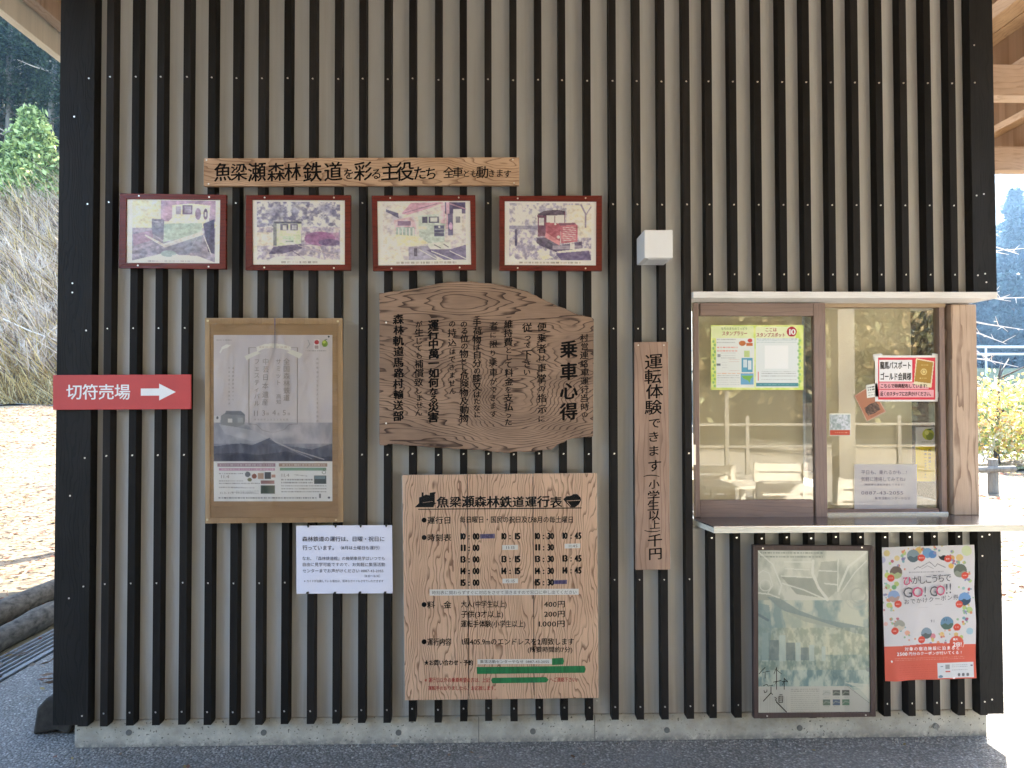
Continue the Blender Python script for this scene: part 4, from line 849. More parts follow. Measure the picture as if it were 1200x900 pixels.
for k in range(150):
    t = cr.uniform(0, 6.28); rx_ = cr.uniform(.93, 1.18); c.ell(570+470*rx_*math.cos(t), 560+540*rx_*math.sin(t)*.98, *(2*[cr.uniform(6,19)]), tuple(cr.choice([[225,150,110],[150,190,150],[150,150,190],[225,200,120],[200,110,120],[120,170,180]])), .9)
for x_, y_, r_, a_, b_ in ((405,105,75,(140,160,170),(90,110,120)),(765,105,62,(230,230,230),(40,40,45)),(195,295,75,(120,105,95),(180,190,140)),(960,295,80,(110,118,105),(150,155,140)),(160,575,70,(150,175,215),(190,160,150)),(1010,630,75,(120,165,215),(60,85,110)),(220,920,65,(170,170,160),(215,205,190)),(790,910,78,(110,150,180),(90,120,110)),(540,1020,66,(140,160,175),(100,110,110))):
    c.ell(x_,y_,r_,r_,a_); c.put((((c.X-x_)/r_)**2+((c.Y-y_)/r_)**2 < 1) & (c.Y > y_+r_*.1+8*np.sin(c.X*.08)), b_)
for x_, y_ in ((500,130),(815,150),(130,360),(1018,355),(210,668),(940,690),(165,985),(910,960),(480,1095)): c.ell(x_,y_,44,42,(224,84,66)); c.print_lines(x_-26,x_+26,[y_],12,(250,220,215),.8,int(x_),14)
c.line([(410,262),(460,232),(480,245),(595,180),(660,240),(690,205),(780,250)],8,(150,145,150)); c.line([(500,262),(570,225),(640,262)],6,(170,165,170)); c.print_lines(345,760,[298],12,(150,145,150),.7,41,14)
c.print_lines(300,870,[770],4,(150,145,150),.6,42,30); c.print_lines(450,560,[715],8,(150,145,150),.5,43,14); c.print_lines(650,740,[685],8,(150,145,150),.5,44,14)
c.put(c.Y > 1155+12*np.sin(c.X*.006+1), (228,104,84)); c.ell(905,1150,85,85,(230,100,80)); 
c.print_lines(150,1000,[1310,1330],5,(245,190,175),.7,45,24); c.print_lines(200,640,[1395+26*k for k in range(7)],6,(214,84,66),.8,46,30); c.line([(980,1200),(1010,1130)],5,(250,230,225))
c.rect(665,1375,1105,1555,(226,228,232)); c.rect(760,1395,815,1450,(165,168,170)); c.print_lines(840,1030,[1405,1425,1460],6,(130,130,135),.7,47,16); c.rect(760,1472,820,1486,(205,90,80)); c.ell(700,1535,28,16,(120,150,170)); 
for k in range(3): c.ell(925+52*k,1520,17,20,(120,122,128))
c.rect(700,1410,735,1420,(150,160,170)); c.rect(1065,1405,1095,1420,(120,100,130)); c.ell(115,1340,9,14,(255,250,250)); c.ell(860,1555,14,9,(255,250,250))
n4 = vnoise(c.h, c.w, 3, 3, 25)
def gow(a, b): return -(n4-.35)*.012 - .012*np.exp(-((a-.12)/.1)**2)*np.clip(b-.75,0,1)*4 - .0015*np.sin(b*14)*a
corn = [(1033.5,641.5),(1141.5,638.3),(1143.7,794.5),(1036.5,797.5)]
go = c.mesh('poster_sheet', -.006, SHEET, s, gow, corn)
def bil(x_, y_): # local 10x poster coordinates -> px inside the skewed sheet
    a, b = ((x_/10+1030)-1033)/110.5, ((y_/10+640)-639)/158; q = corn
    return ((1-a)*(1-b)*q[0][0]+a*(1-b)*q[1][0]+a*b*q[2][0]+(1-a)*b*q[3][0], (1-a)*(1-b)*q[0][1]+a*(1-b)*q[1][1]+a*b*q[2][1]+(1-a)*b*q[3][1])
Yp = -.0165; g = G()
def gt(gg, L, of=.0):
    for ch, x_, y_, w_, h_ in L: u, v = bil(x_, y_); char(gg, ch, u, v, w_, h_, Yp, of)
gt(g, [(ch, 430+76*k, y_, 9.6, 10.5) for k, (ch, y_) in enumerate(zip('がしこうちで', (392,392,385,380,375,372)))], .006); gt(g, [('G',330,530,17,17),('!',540,525,14,17),('G',640,525,14,17),('!',800,500,14,17),('!',842,495,14,17)], .0)
gt(g, [(ch, 315+74*k, 645-5*k, 6.6, 6.6) for k, ch in enumerate('おでかけクーポン券')], .004); gt(g, [('9',610,880,4,4.5),('1',640,880,4,4.5),('1',790,870,4,4.5),('3',760,870,4,4.5)]); 
build('lettering', g, plain('charcoal_print_ink', (.06,.055,.07), .6, .1, 30, 0), s)
g = G(); gt(g, [('ひ',328,398,12,12)], .02); gt(g, [('O',450,528,17,17),('O',725,518,14,17)], .012); build('red_lettering', g, plain('rose_print_ink', (.45,.05,.13), .6, .1, 30, 0), s)
g = G(); gt(g, [(ch, 305+56*k, 1205, 4.8, 4.8) for k, ch in enumerate('対象の宿泊施設に泊まると')], .01); gt(g, [(ch, 200+33*k, 1262, 5.6, 5.6) for k, ch in enumerate('2500')], .02); gt(g, [(ch, 350+47*k, 1262, 4.4, 4.4) for k, ch in enumerate('円分のクーポンが付いてくる!')], .01); gt(g, [('2',880,1165,7,7),('倍',925,1165,5.4,5.4),('!',962,1165,6,7),('最',880,1105,3,3),('大',910,1105,3,3)], .02)
build('white_lettering', g, M['white'], s)

# --- things stuck on the window glass
YL = YF+.0125                                   # inside the sliding sash glass, just in front
def wsign(name, label, cat, u, v, Y, group=None):
    x, z = W(u, v, Y); return thing(name, label, cat, (x, Y, z), group)
s = wsign('stamp_rally_poster', 'yellow-green stamp rally poster with a red number 10 on the left window pane', 'poster', 888, 457, YL)
c = Canvas(833,381,941.5,457, 2.0, (214,226,226), 820, 370, 8.571)
c.nz((100,90,1050,750), (205,222,110), (226,232,150), 12, 71, 1, 1.3, 3.5); c.rect(165,225,550,720,(224,228,224)); c.rect(560,225,990,720,(222,228,228)); c.rect(560,110,960,225,(228,232,205),.8); c.rect(120,105,540,225,(226,232,210),.6)
for k in range(14): c.ell(140+ (k % 2)*12, 260+34*k, 12, 14, (110,175,110),.7); c.ell(1003-(k % 2)*12, 250+34*k, 12, 14, (120,180,120),.7)
c.ell(922,162,50,50,(176,28,50)); c.print_lines(170,360,[240,270],8,(120,120,120),.6,51,14); c.print_lines(175,380,[320,352],12,(225,130,110),.8,52,20); c.print_lines(215,360,[375,400,425],7,(150,150,155),.6,53,12); c.rect(178,385,210,415,(150,155,160)); c.rect(172,480,212,500,(110,115,120)); c.print_lines(225,280,[470,495,520],7,(150,150,155),.6,54,12); c.print_lines(300,400,[440,460,550],7,(190,130,120),.6,55,12)
c.print_lines(175,540,[578],10,(225,160,110),.8,56,30); c.print_lines(180,290,[600+22*k for k in range(5)],6,(150,150,150),.6,57,12); c.print_lines(300,400,[600+22*k for k in range(5)],6,(150,150,150),.6,58,12)
c.rect(420,425,530,565,(88,160,190)); c.rect(435,440,478,520,(205,222,228)); c.rect(485,450,520,540,(215,226,230)); c.line([(478,440),(478,550)],5,(60,110,150)); c.ell(428,278,35,26,(190,110,50)); c.rect(465,275,530,305,(200,110,60)); c.ell(505,250,24,20,(200,70,60)); c.rect(445,350,500,415,(185,205,130),.9); c.rect(412,578,540,690,(110,170,205)); c.poly([(415,600),(540,600),(510,640),(500,680),(485,650),(440,630)], (120,180,80))
c.print_lines(570,975,[235,250,268],7,(120,150,150),.7,59,20); c.rect(652,300,886,532,(236,238,238)); c.ring(769,416,0,0,(0,0,0)); 
c.print_lines(615,970,[560,578,605,640],6,(140,140,140),.7,60,14); c.rect(582,560,592,650,(205,110,110)); c.rect(566,672,985,708,(70,140,150)); c.print_lines(600,950,[690],7,(130,180,185),.8,61,30)
c.mesh('poster_print', YL, PRINT, s)
g = G(); Yp = YL-.0006
text(g, 'ここは', 896.5, 910.5, 386.5, 4.9, Yp, .02); text(g, 'スタンプスポット', 886, 920.5, 392.6, 5.4, Yp, .025); text(g, 'スタンプラリー', 846, 876, 390.8, 5.6, Yp, .02, .05); build('red_lettering', g, plain('crimson_ink', (.36,.015,.04), .6, .1, 30, 0), s)
g = G(); text(g, '10', 922.8, 932.8, 388.8, 9.5, Yp, .03); build('white_lettering', g, M['white'], s)
g = G(); text(g, 'もりのまちのてっどう', 845, 876, 385.2, 3.4, Yp, .01); build('lettering', g, plain('green_ink', (.12,.2,.08), .6, .1, 30, 0), s)

YR = YG-.004
s = wsign('passport_sign', 'red-bordered white notice with a gold booklet picture taped to the right window pane', 'notice', 1062, 470, YR)
c = Canvas(1025.5,416.5,1099,470.5, 2.2, (228,226,224), 960, 400, 7.5)
c.rect(517,143,1020,510,(208,42,62)); c.rect(528,165,818,352,(232,230,232)); c.rect(528,360,960,420,(236,205,210),.75); c.rect(528,425,1005,490,(236,205,210),.75)
c.poly([(850,150),(1008,178),(985,408),(830,380)], (226,214,180)); c.poly([(860,162),(1000,186),(978,370),(836,352)], (168,128,42)); c.ell(918,268,28,28,(214,190,120)); c.ring(918,268,16,5,(150,110,40)); c.print_lines(895,965,[210],9,(214,190,120),.9,62,14); c.print_lines(880,945,[325],8,(214,190,120),.9,63,14)
c.mesh('sign_print', YR-.001, PRINT, s)
g = G(); Yp = YR-.0018
text(g, '龍馬パスポート', 1031.3, 1068, 428.3, 9.4, Yp, .026); text(g, 'ゴールド会員様', 1031.3, 1068, 441.3, 9.4, Yp, .026); text(g, 'こちらで特典配布しています!', 1031.5, 1086.5, 452.4, 5.6, Yp, .022); text(g, '近くのスタッフにお声かけください。', 1031.5, 1093, 461.6, 5.8, Yp, .022)
build('lettering', g, M['black'], s)
g = G(); [pxpoly(g, q, YR-.0004) for q in ([(1023,415.5),(1034,414),(1034,421),(1024,423)], [(1092,414),(1101,415),(1102,423),(1093,422)], [(1095,458),(1103,460),(1102,464),(1096,468)])]
build('tape', g, plain('clear_tape', (.7,.7,.68), .2, .05, 10, 0), s)

s = wsign('photo_card', 'brown card with a dark picture taped at a tilt left of the red-bordered notice', 'card', 1020, 494, YR)
c = Canvas(0,0,40,52, 3, (200,170,150)); c.rect(1.5,1.5,38.5,50.5,(172,112,82)); c.ell(20,36,14,9,(74,50,40)); c.nz((7,28,33,44), (60,42,36), (140,112,92), 12, 81, .8); c.print_lines(9,31,[47.5],1.2,(120,80,60),.8,64,3); c.mesh('card_print', YR-.0004, PRINT, s, None, [(1001,463.5),(1020.5,452),(1038.5,482.5),(1016,494)])
c = Canvas(0,0,16,16, 3, (222,222,214)); c.print_lines(2,14,[3.5,6.5],1.6,(40,40,40),.9,65,2.5); c.print_lines(2,14,[10,13],1,(150,150,150),.9,66,2.5); c.mesh('memo_note', YR-.001, PRINT, s, None, [(1015,451.5),(1028,449),(1030,464.5),(1016,466.5)])
s = wsign('small_sticker', 'small grey sticker with a red band beside the sliding sash on the right pane', 'sticker', 984, 511, YR)
c = Canvas(972,484.5,997,510.5, 2.6, (222,224,214), 960, 400, 7.5); c.nz((95,645,270,775), (150,165,165), (215,218,225), 10, 83, 1, 1, 3); c.rect(95,780,270,822,(192,70,42)); c.print_lines(140,255,[800],9,(230,190,170),.7,67,12); c.mesh('sticker_print', YR-.0006, PRINT, s)
s = wsign('phone_notice', 'translucent white sheet with grey writing taped low on the right window pane', 'notice', 1037, 597, YR)
c = Canvas(1001,544,1074.5,597.5, .8, (206,204,212)); TR = attr_mat('translucent_sheet', .4, 0)
nt = TR.node_tree; bs_ = nt.nodes['Principled BSDF']; bs_.inputs['Alpha'].default_value = .62
c.mesh('sheet', YR-.0006, TR, s)
g = G(); Yp = YR-.0014
text(g, '平日も、乗れるかも…!', 1009, 1063, 553.5, 5.6, Yp, .0); text(g, '気軽に連絡してみてね♪', 1009, 1064, 561.6, 5.6, Yp, .0); text(g, '（機関車の運転体験もできます）', 1010, 1062, 568, 2.8, Yp); text(g, '0887-43-2055', 1009, 1059, 577.5, 5.6, Yp, .0); text(g, '集落活動センターやなせ', 1025, 1067, 584, 3.4, Yp)
build('lettering', g, plain('grey_pen_ink', (.14,.12,.18), .6, .1, 30, 0), s)
YY = .205
s = wsign('yuzu_poster', 'yellow poster with a green citrus fruit hanging at the side window corner', 'poster', 1086, 564, YY)
c = Canvas(1073,500.5,1099.5,564, 2.4, (222,224,232), 960, 400, 7.5)
c.ell(958,818,50,50,(196,205,70)); c.ell(972,836,34,34,(120,140,50),.8); c.ell(945,805,18,20,(222,228,130)); c.poly([(940,775),(1005,765),(975,785)], (60,110,50)); c.print_lines(900,1020,[885],7,(60,90,70),.8,68,12)
c.put(c.Y > 922, (246,222,40)); c.rect(840,1225,1100,1290,(250,232,60)); c.ell(1025,948,9,10,(150,30,60)); c.ell(1025,968,9,10,(150,30,60))
c.mesh('poster_print', YY, SHEET, s)
g = G(); column(g, '森林鉄道から', 1089.5, 526, 550, 3.4, YY-.001, .005); column(g, '日本一のゆずロードへ', 1084.5, 526, 561, 3.4, YY-.001, .005); build('lettering', g, plain('olive_ink', (.10,.10,.03), .6, .1, 30, 0), s)

# white banner hanging outside the side window
s = thing('hanging_banner', 'narrow pale banner with grey marks seen through the side window beside the timber post', 'banner', (2.405, .9, 1.0))
c = Canvas(1072,352,1099,590, 1.5, (222,228,236)); 
for v_ in (372,396,430,482): c.ell(1083,v_,4.5,6,(130,138,150),.8,1); c.ell(1084,v_+3,3,2,(90,98,112),.6,1)
c.line([(1092,352),(1091,590)],3,(188,204,226),.8); c.ell(1077,478,5,8,(190,40,60),.9); c.ell(1077,492,5,5,(190,40,60),.8)
c.mesh('banner_cloth', .9, SHEET, s, lambda a, b: .01*np.sin(b*9+a*3))
g = G(); g.tube([(2.30,.9,2.05),(2.50,.9,2.05)], .008, 6); build('hanging_rod', g, M['white_metal'], s)
# ================================================================== NEAR GROUND, LEFT
# drain channel with grating bars
s = thing('drain_channel', 'grey metal drain grating running along the paving edge at far left', 'drain', (-2.76, 0, 0))
g = G(); g.box(-2.80-.09, -2.652, -6, 8, -.02, .002); build('channel_base', g, M['blackclip'], s)
dm = plain('galvanised_steel', (.34,.37,.42), .35, .12, 12, .05, metal=.8)
for x, wd in ((-2.885,.014), (-2.845,.012), (-2.80,.012), (-2.755,.012), (-2.71,.012), (-2.664,.03)):
    g = G(); g.box(x-wd/2, x+wd/2, -6, 8, .0025, .014); build('grating_bar', g, dm, s)
BARK = plain('log_bark', (.075,.068,.058), .95, .75, 16, 1.0, stretch=(2,1,2))
for k, (x, y0, y1, r, lb) in enumerate(((-3.02, -3.0, 2.05, .076, 'grey bark log edging the drain, nearer one'), (-2.98, 2.25, 6.0, .076, 'grey bark log edging the drain, farther one'), (-3.38, -3, 6.5, .08, 'weathered log lying behind the front edging logs'))):
    pts_ = [(x+.02*math.sin(t*2.1+k)+(.1*(t-1) if k == 2 else 0)*0, t, r*.8+.01*math.sin(t*3)) for t in np.linspace(y0, y1, 26)]
    g = G(); g.tube([(a-0.0, b, c_) for a, b, c_ in pts_], [r*(1+.10*math.sin(i*1.9+k)) for i in range(26)], 14)
    tag(build('edging_log', g, BARK, loc=(x, y0, 0), smooth=True), lb, 'log', 'logs edging the leafy ground')
# dark stump of stone at the wall's left foot
g = G(); bmv = []
for i, (a, b) in enumerate(((-.02,0),(.10,.02),(.16,.0),(.19,.06),(.17,.12),(.10,.16),(.05,.17),(.0,.12))): bmv.append((a, b))
g.prism([(-2.06+a*.9, .003+b) for a, b in bmv], .18, .34)
tag(build('corner_stone', g, plain('dark_stone', (.035,.03,.024), .9, .5, 25, 1.0), loc=(-2.0, .2, 0), bevel=.012), 'dark jagged stone at the foot of the left wall corner', 'stone')  # one dark mottled tone over the whole stone

# grit and crumbs against the plinth
_g = G(); _r2 = random.Random(4)
for k in range(900):
    x = _r2.uniform(-1.95, 2.2); y = -abs(_r2.gauss(0, .05))+.038; q = _r2.uniform(.0015, .0055); z = .004
    _g.add([(x-q,y-q,z),(x+q,y-q*.6,z),(x+q*.5,y+q,z),(x,y,z+q*1.1)], [(0,1,3),(1,2,3),(2,0,3),(0,2,1)])
build('grit', _g, plain('grey_grit', (.30,.29,.27), .9, .7, 300, 0), kind='stuff')
# ================================================================== PLANTS
def leafcloud(n, fn, size, cols, seed=0, flat=0.0, aspect=1.0):
    r = np.random.default_rng(seed); P = fn(r, n); n = len(P)
    a = r.normal(size=(n, 3)); a /= np.linalg.norm(a, axis=1)[:, None]; b = r.normal(size=(n, 3)); b -= (a*b).sum(1)[:, None]*a; b /= np.linalg.norm(b, axis=1)[:, None]
    if flat: a[:, 2] *= (1-flat); b[:, 2] *= (1-flat)
    sz = (size*(.6+.8*r.random(n)))[:, None]
    V = np.stack([P-a*sz, P-b*sz*.5*aspect, P+a*sz, P+b*sz*.5*aspect], 1).reshape(-1, 3)
    Fq = np.arange(4*n).reshape(-1, 4); cl = np.array(cols, float)[r.integers(0, len(cols), n)]*(.75+.5*r.random((n, 1)))
    return V, Fq, np.repeat(cl, 4, axis=0)
def leafmesh(name, V, Fq, cl, mat, parent=None, loc=None, kind=None):
    me = bpy.data.meshes.new(name); me.vertices.add(len(V)); me.vertices.foreach_set('co', np.ascontiguousarray(V, dtype=np.float32).ravel())
    me.loops.add(Fq.size); me.loops.foreach_set('vertex_index', Fq.ravel().astype(np.int32)); me.polygons.add(len(Fq)); me.polygons.foreach_set('loop_start', np.arange(0, Fq.size, 4, dtype=np.int32))
    me.update(calc_edges=True); set_col(me, cl); me.materials.append(mat); o = link(name, me, parent)
    if loc is not None: o.location = loc
    if kind: o['kind'] = kind
    return o
LEAF = attr_mat('foliage', .55, .35, .3); DRY = attr_mat('dry_leaves', .8, .45, .2)
TRUNK = plain('pale_trunk_bark', (.22,.20,.17), .9, .35, 8, .6, stretch=(3,3,.6)); DTR = plain('dark_trunk_bark', (.07,.055,.045), .9, .35, 8, .6, stretch=(3,3,.6)); TWIG = plain('pale_twig', (.68,.58,.49), .8, .25, 20, 0)
def scatter(name, n, x0, x1, y0, y1, size, cols, seed, keep=None):
    r = np.random.default_rng(seed); X = r.uniform(x0, x1, n); Y = r.uniform(y0, y1, n)
    if keep is not None: k = keep(X, Y); X, Y = X[k], Y[k]
    Z = hgt(X, Y)+.012+r.random(len(X))*.02
    V, Fq, cl = leafcloud(len(X), lambda r_, n_: np.stack([X, Y, Z], 1), size, cols, seed+1, .75, 1.1)
    return leafmesh(name, V, Fq, cl, DRY, kind='stuff')
LC = [(.22,.155,.115),(.29,.22,.165),(.11,.07,.045),(.35,.29,.24),(.21,.11,.08),(.27,.21,.10)]
scatter('fallen_leaves', 16000, -9, -2.95, -3, 12, .035, LC, 1, lambda X, Y: (X < -3.1) | (np.random.default_rng(3).random(len(X)) < .5)).name = 'fallen_leaves'
scatter('fallen_leaves', 9000, -16, -4.5, 11, 24, .06, LC, 5)
scatter('fallen_leaves', 12000, 3.0, 14, 2.2, 14, .04, LC+[(.4,.12,.10),(.5,.38,.08)], 7)
scatter('fallen_leaves', 26, -1.9, 2.1, -.22, .02, .018, LC, 17)
scatter('fallen_leaves', 260, -2.9, -2.2, .5, 6, .03, LC, 9)
# dry grass bank and bare scrub, left
def blades(n, x0, x1, y0, y1, h0, h1, cols, seed, wd=.034):
    r = np.random.default_rng(seed); X = r.uniform(x0, x1, n); Y = r.uniform(y0, y1, n); Z = hgt(X, Y)-.05; h = r.uniform(h0, h1, n)
    an = r.uniform(0, 6.28, n); ln = r.uniform(.1, 1.8, n)*h
    B = np.stack([X, Y, Z], 1); T_ = B+np.stack([np.cos(an)*ln, np.sin(an)*ln, h], 1); sd_ = np.stack([np.sin(an+1), -np.cos(an+1), 0*an], 1)*wd
    V = np.stack([B-sd_, B+sd_, T_+sd_*.3, T_-sd_*.3], 1).reshape(-1, 3); cl = np.array(cols)[r.integers(0, len(cols), n)]*(.7+.6*r.random((n, 1)))
    return V, np.arange(4*n).reshape(-1, 4), np.repeat(cl, 4, 0)
V, Fq, cl = blades(26000, -27, -14.5, 26.9, 36, .25, .9, [(.80,.62,.30),(.66,.48,.20),(.85,.72,.45),(.28,.18,.08)], 21); leafmesh('dry_grass', V, Fq, cl, DRY, kind='stuff')
V, Fq, cl = blades(44000, -31, -10, 28, 42, .5, 1.6, [(.80,.66,.52),(.64,.49,.37),(.86,.74,.60),(.24,.17,.12),(.74,.56,.26)], 22, .042); leafmesh('dry_scrub_grass', V, Fq, cl, DRY, kind='stuff')
def twig_mesh(h, seed, levels=3, spread=.6, r0=.02, nb=5):
    r = random.Random(seed); g = G()
    def grow(p, d, L, rad, lv):
        q = p; pts_ = [p]
        for _ in range(3):
            d = (d+Vector((r.uniform(-.25,.25), r.uniform(-.25,.25), r.uniform(-.05,.22)))).normalized(); q = q+d*L/3; pts_.append(q)
        g.tube(pts_, [rad, rad*.8, rad*.62, rad*.45], 4)
        if lv > 0:
            for k in range(r.randint(2, 4)):
                s_ = pts_[r.randint(1, 3)]; grow(s_, (d+Vector((r.uniform(-1,1), r.uniform(-1,1), r.uniform(-.3,.6)))*spread).normalized(), L*r.uniform(.5,.75), rad*.5, lv-1)
    for k in range(nb):
        a = r.uniform(0, 6.28); grow(Vector((r.uniform(-.1,.1), r.uniform(-.1,.1), 0)), Vector((math.cos(a)*spread, math.sin(a)*spread, 1)).normalized(), h*r.uniform(.4,.6), r0, levels)
    return g
tw = twig_mesh(2.2, 4, 3, .8, .04, 7); tme = bpy.data.meshes.new('twigs'); tme.from_pydata([tuple(v) for v in tw.v], [], tw.f); tme.materials.append(TWIG)
r = random.Random(3); k = 0
where = ('at the left frame edge of the bank', 'lowest on the bank by the road', 'beside the dark wall corner', 'halfway up the dry bank', 'high on the bank below the pine', 'leaning beside the road')
_rs = random.Random(8)
for (x, y) in [(-.605*(q+3.4)+_rs.uniform(-1.6,1.6), q) for q in (29.5,30.5,31.5,32.5,33.5,34.5,35.5,36.5,37.5,38.5,30,31,32,33,35)]+list(((-19.6,28.6),(-18.2,28.2),(-17.4,28.9),(-20.5,31),(-22,33.5),(-19.2,30.2),(-18.5,32.5),(-21.6,36),(-23.6,38))):
    o = link('bare_shrub', tme); o.location = (x, y, float(hgt(x, y))-.05); o.rotation_euler.z = r.uniform(0,6); o.scale = (r.uniform(.7,1.25),)*3
    tag(o, 'leafless pale shrub of tangled twigs on the dry bank on the left', 'shrub', 'bare shrubs on the dry bank')
# fallen pale sticks
for (a, b, lb) in (((-20.2,28.2,2.2),(-17.3,28.0,4.9),'long pale stick leaning diagonally up to the right over the dry bank'), ((-19.9,28.3,4.9),(-17.6,28.1,4.0),'pale stick sloping down to the right over the dry bank')):
    g = G(); g.tube([a, ((a[0]+b[0])/2, (a[1]+b[1])/2, (a[2]+b[2])/2-.05), b], [.035,.03,.02], 6); tag(build('dead_branch', g, TWIG, loc=a), lb, 'branch')

def crown_fn(rx, rz, zc, clumps, seed, cone=False, h=8):
    r = np.random.default_rng(seed)
    if cone:
        t = r.random(clumps)**.8; ang = r.uniform(0, 6.28, clumps); rad = rx*(1-t)*r.uniform(.45, 1.05, clumps)
        C = np.stack([np.cos(ang)*rad, np.sin(ang)*rad, zc+t*h-rad*.25], 1); cs = .16*rx*(1.3-t)+.1
    else:
        d = r.normal(size=(clumps, 3)); d /= np.linalg.norm(d, axis=1)[:, None]; q = r.uniform(.45, 1.05, (clumps, 1)); C = d*q*[rx, rx, rz]+[0, 0, zc]; cs = np.full(clumps, .24*rx)
    def fn(rr, n):
        k = rr.integers(0, clumps, n); return C[k]+rr.normal(size=(n, 3))*cs[k][:, None]*[1, 1, .6]
    return fn
def tree(name, label, cat, x, y, h, rx, cols, seed, cone=False, n=3500, leaf=.16, trunk=None, group=None, clumps=60, zc=None, branches=True, z=None):
    z = float(hgt(x, y))-.1 if z is None else z
    t = thing(name, label, cat, (x, y, z), group); o_ = Vector((x, y, z))
    g = G(); rr = random.Random(seed); tr = .03*h**.9
    pts_ = [o_+Vector((rr.uniform(-.1,.1)*i*.3, rr.uniform(-.1,.1)*i*.3, h*i/6*.92)) for i in range(7)]
    g.tube(pts_, [tr*(1-.13*i) for i in range(7)], 8)
    if branches:
        for k in range(9):
            b = pts_[rr.randint(2, 5)]; a = rr.uniform(0, 6.28); L = rx*rr.uniform(.6, 1.0); g.tube([b, b+Vector((math.cos(a)*L*.5, math.sin(a)*L*.5, L*.25)), b+Vector((math.cos(a)*L, math.sin(a)*L, L*.45))], [tr*.35, tr*.22, tr*.1], 5)
    build('trunk', g, trunk or DTR, t, smooth=True)
    V, Fq, cl = leafcloud(n, crown_fn(rx, h*.36, h*.62 if zc is None else zc, clumps, seed, cone, h*.82), leaf, cols, seed)
    leafmesh('crown', V, Fq, cl, LEAF, t)
    return t
def place(t, x, y, sc_, rz, label, z=None):
    c_ = copy_tree(t); c_.location = (x, y, (float(hgt(x, y))-.1) if z is None else z); c_.scale = (sc_,)*3; c_.rotation_euler.z = rz; c_['label'] = label; return c_
EV = [(.035,.06,.030),(.05,.085,.045),(.028,.045,.032),(.07,.10,.05)]
# bright young pine and dark forest, left
tree('young_pine', 'bright yellow-green young pine at the top of the dry bank on the left', 'tree', -25.4, 39.3, 5.6, 2.1, [(.45,.56,.20),(.58,.68,.30),(.14,.22,.06)], 31, True, 12000, .16, clumps=150, zc=.6)
tree('young_pine', 'low green bush below the bright pine on the left bank', 'tree', -27.6, 40.4, 2.6, 1.8, [(.14,.22,.08),(.20,.28,.10)], 32, False, 4000, .10, clumps=60)
FGp = 'dark evergreens on the left hillside'
f1 = tree('forest_tree', 'dark evergreen with a pale trunk standing behind the bright pine', 'tree', -27, 47, 13, 3.4, EV, 33, False, 9000, .17, TRUNK, FGp, 120)
f2 = tree('forest_tree', 'dark evergreen at the left frame edge of the hillside', 'tree', -31.5, 46, 15, 3.6, EV, 34, False, 9000, .17, TRUNK, FGp, 120)
for k, (x, y, s_) in enumerate(((-29,52,1.1),(-33.5,51,1.15),(-25.2,50,1.1),(-36,49,1.0),(-31,58,1.3),(-36,57,1.3),(-27,56,1.25),(-40,54,1.2),(-22,54,1.2),(-29.3,43.5,.62),(-25.6,43.2,.6),(-33,42,.7),(-20.5,47,.8),(-34,64,1.5),(-41,62,1.5),(-28,66,1.5),(-15.5,45,.9),(-11,47,1.0),(-6,46,.95),(-17,53,1.2),(-12,56,1.3),(-4,54,1.2),(-19,61,1.3),(-9,63,1.4))):
    place((f1, f2)[k % 2], x, y, s_, k*1.3, 'dark evergreen among the forest on the left hillside')
for k, (u_, D_) in enumerate(((14, 47), (29, 49), (61, 46))):
    x = (u_-578)/900*D_; y = D_-3.4; z = float(hgt(x, y)); rr = random.Random(80+k)
    t = thing('bare_tree', ('pale forked bare trunk at the left frame edge among dark evergreens', 'grey bare trunk rising between the dark evergreens on the left', 'short pale trunk nearest the roof edge on the left hillside')[k], 'tree', (x, y, z))
    g = G(); g.tube([(x, y, z), (x+.2, y, z+4), (x+.1+.3*k, y, z+10)], [.22, .17, .09], 8); build('trunk', g, TRUNK, t, smooth=True)
    for j in range(14):
        a = rr.uniform(0, 6.28); z_ = z+rr.uniform(1.5, 9); L = rr.uniform(.8, 2); g = G(); g.tube([(x+.15, y, z_), (x+math.cos(a)*L*.5, y+math.sin(a)*L*.5, z_+.25), (x+math.cos(a)*L, y+math.sin(a)*L, z_+rr.uniform(.2,1))], [.05, .035, .015], 5); build('branch', g, TWIG, t)
# right-hand side: shrub with yellow leaves, forest hill, bare branches
YS_ = [(.62,.48,.10),(.50,.52,.14),(.20,.26,.08),(.75,.70,.45),(.60,.35,.12)]
tree('leafy_shrub', 'green and yellow leaved shrub behind the low log rail on the right', 'shrub', 11.9, 14.5, 2.7, 1.35, YS_, 41, False, 5200, .06, clumps=38, zc=1.25)
tree('leafy_shrub', 'paler yellow shrub at the right frame edge', 'shrub', 14.2, 15.5, 2.2, 1.2, YS_+[(.6,.6,.5)], 42, False, 4200, .06, clumps=34, zc=1.0)
tw2 = twig_mesh(1.6, 9, 3, .9, .012, 5); tm2 = bpy.data.meshes.new('twigs'); tm2.from_pydata([tuple(v) for v in tw2.v], [], tw2.f); tm2.materials.append(TWIG)
o = link('bare_shrub', tm2); o.location = (11.3, 14.0, .15); tag(o, 'leafless twigs tangled in front of the yellow shrub on the right', 'shrub')
t = thing('bare_tree', 'bare tree with silvery branches reaching out right of the window head', 'tree', (8.15, 9.8, 0))
g = G(); rr = random.Random(12)
g.tube([(8.15,9.8,0),(8.2,9.85,1.4),(8.05,9.8,3.2),(8.2,9.9,5.0)], [.11,.10,.08,.05], 8); build('trunk', g, TRUNK, t, smooth=True)
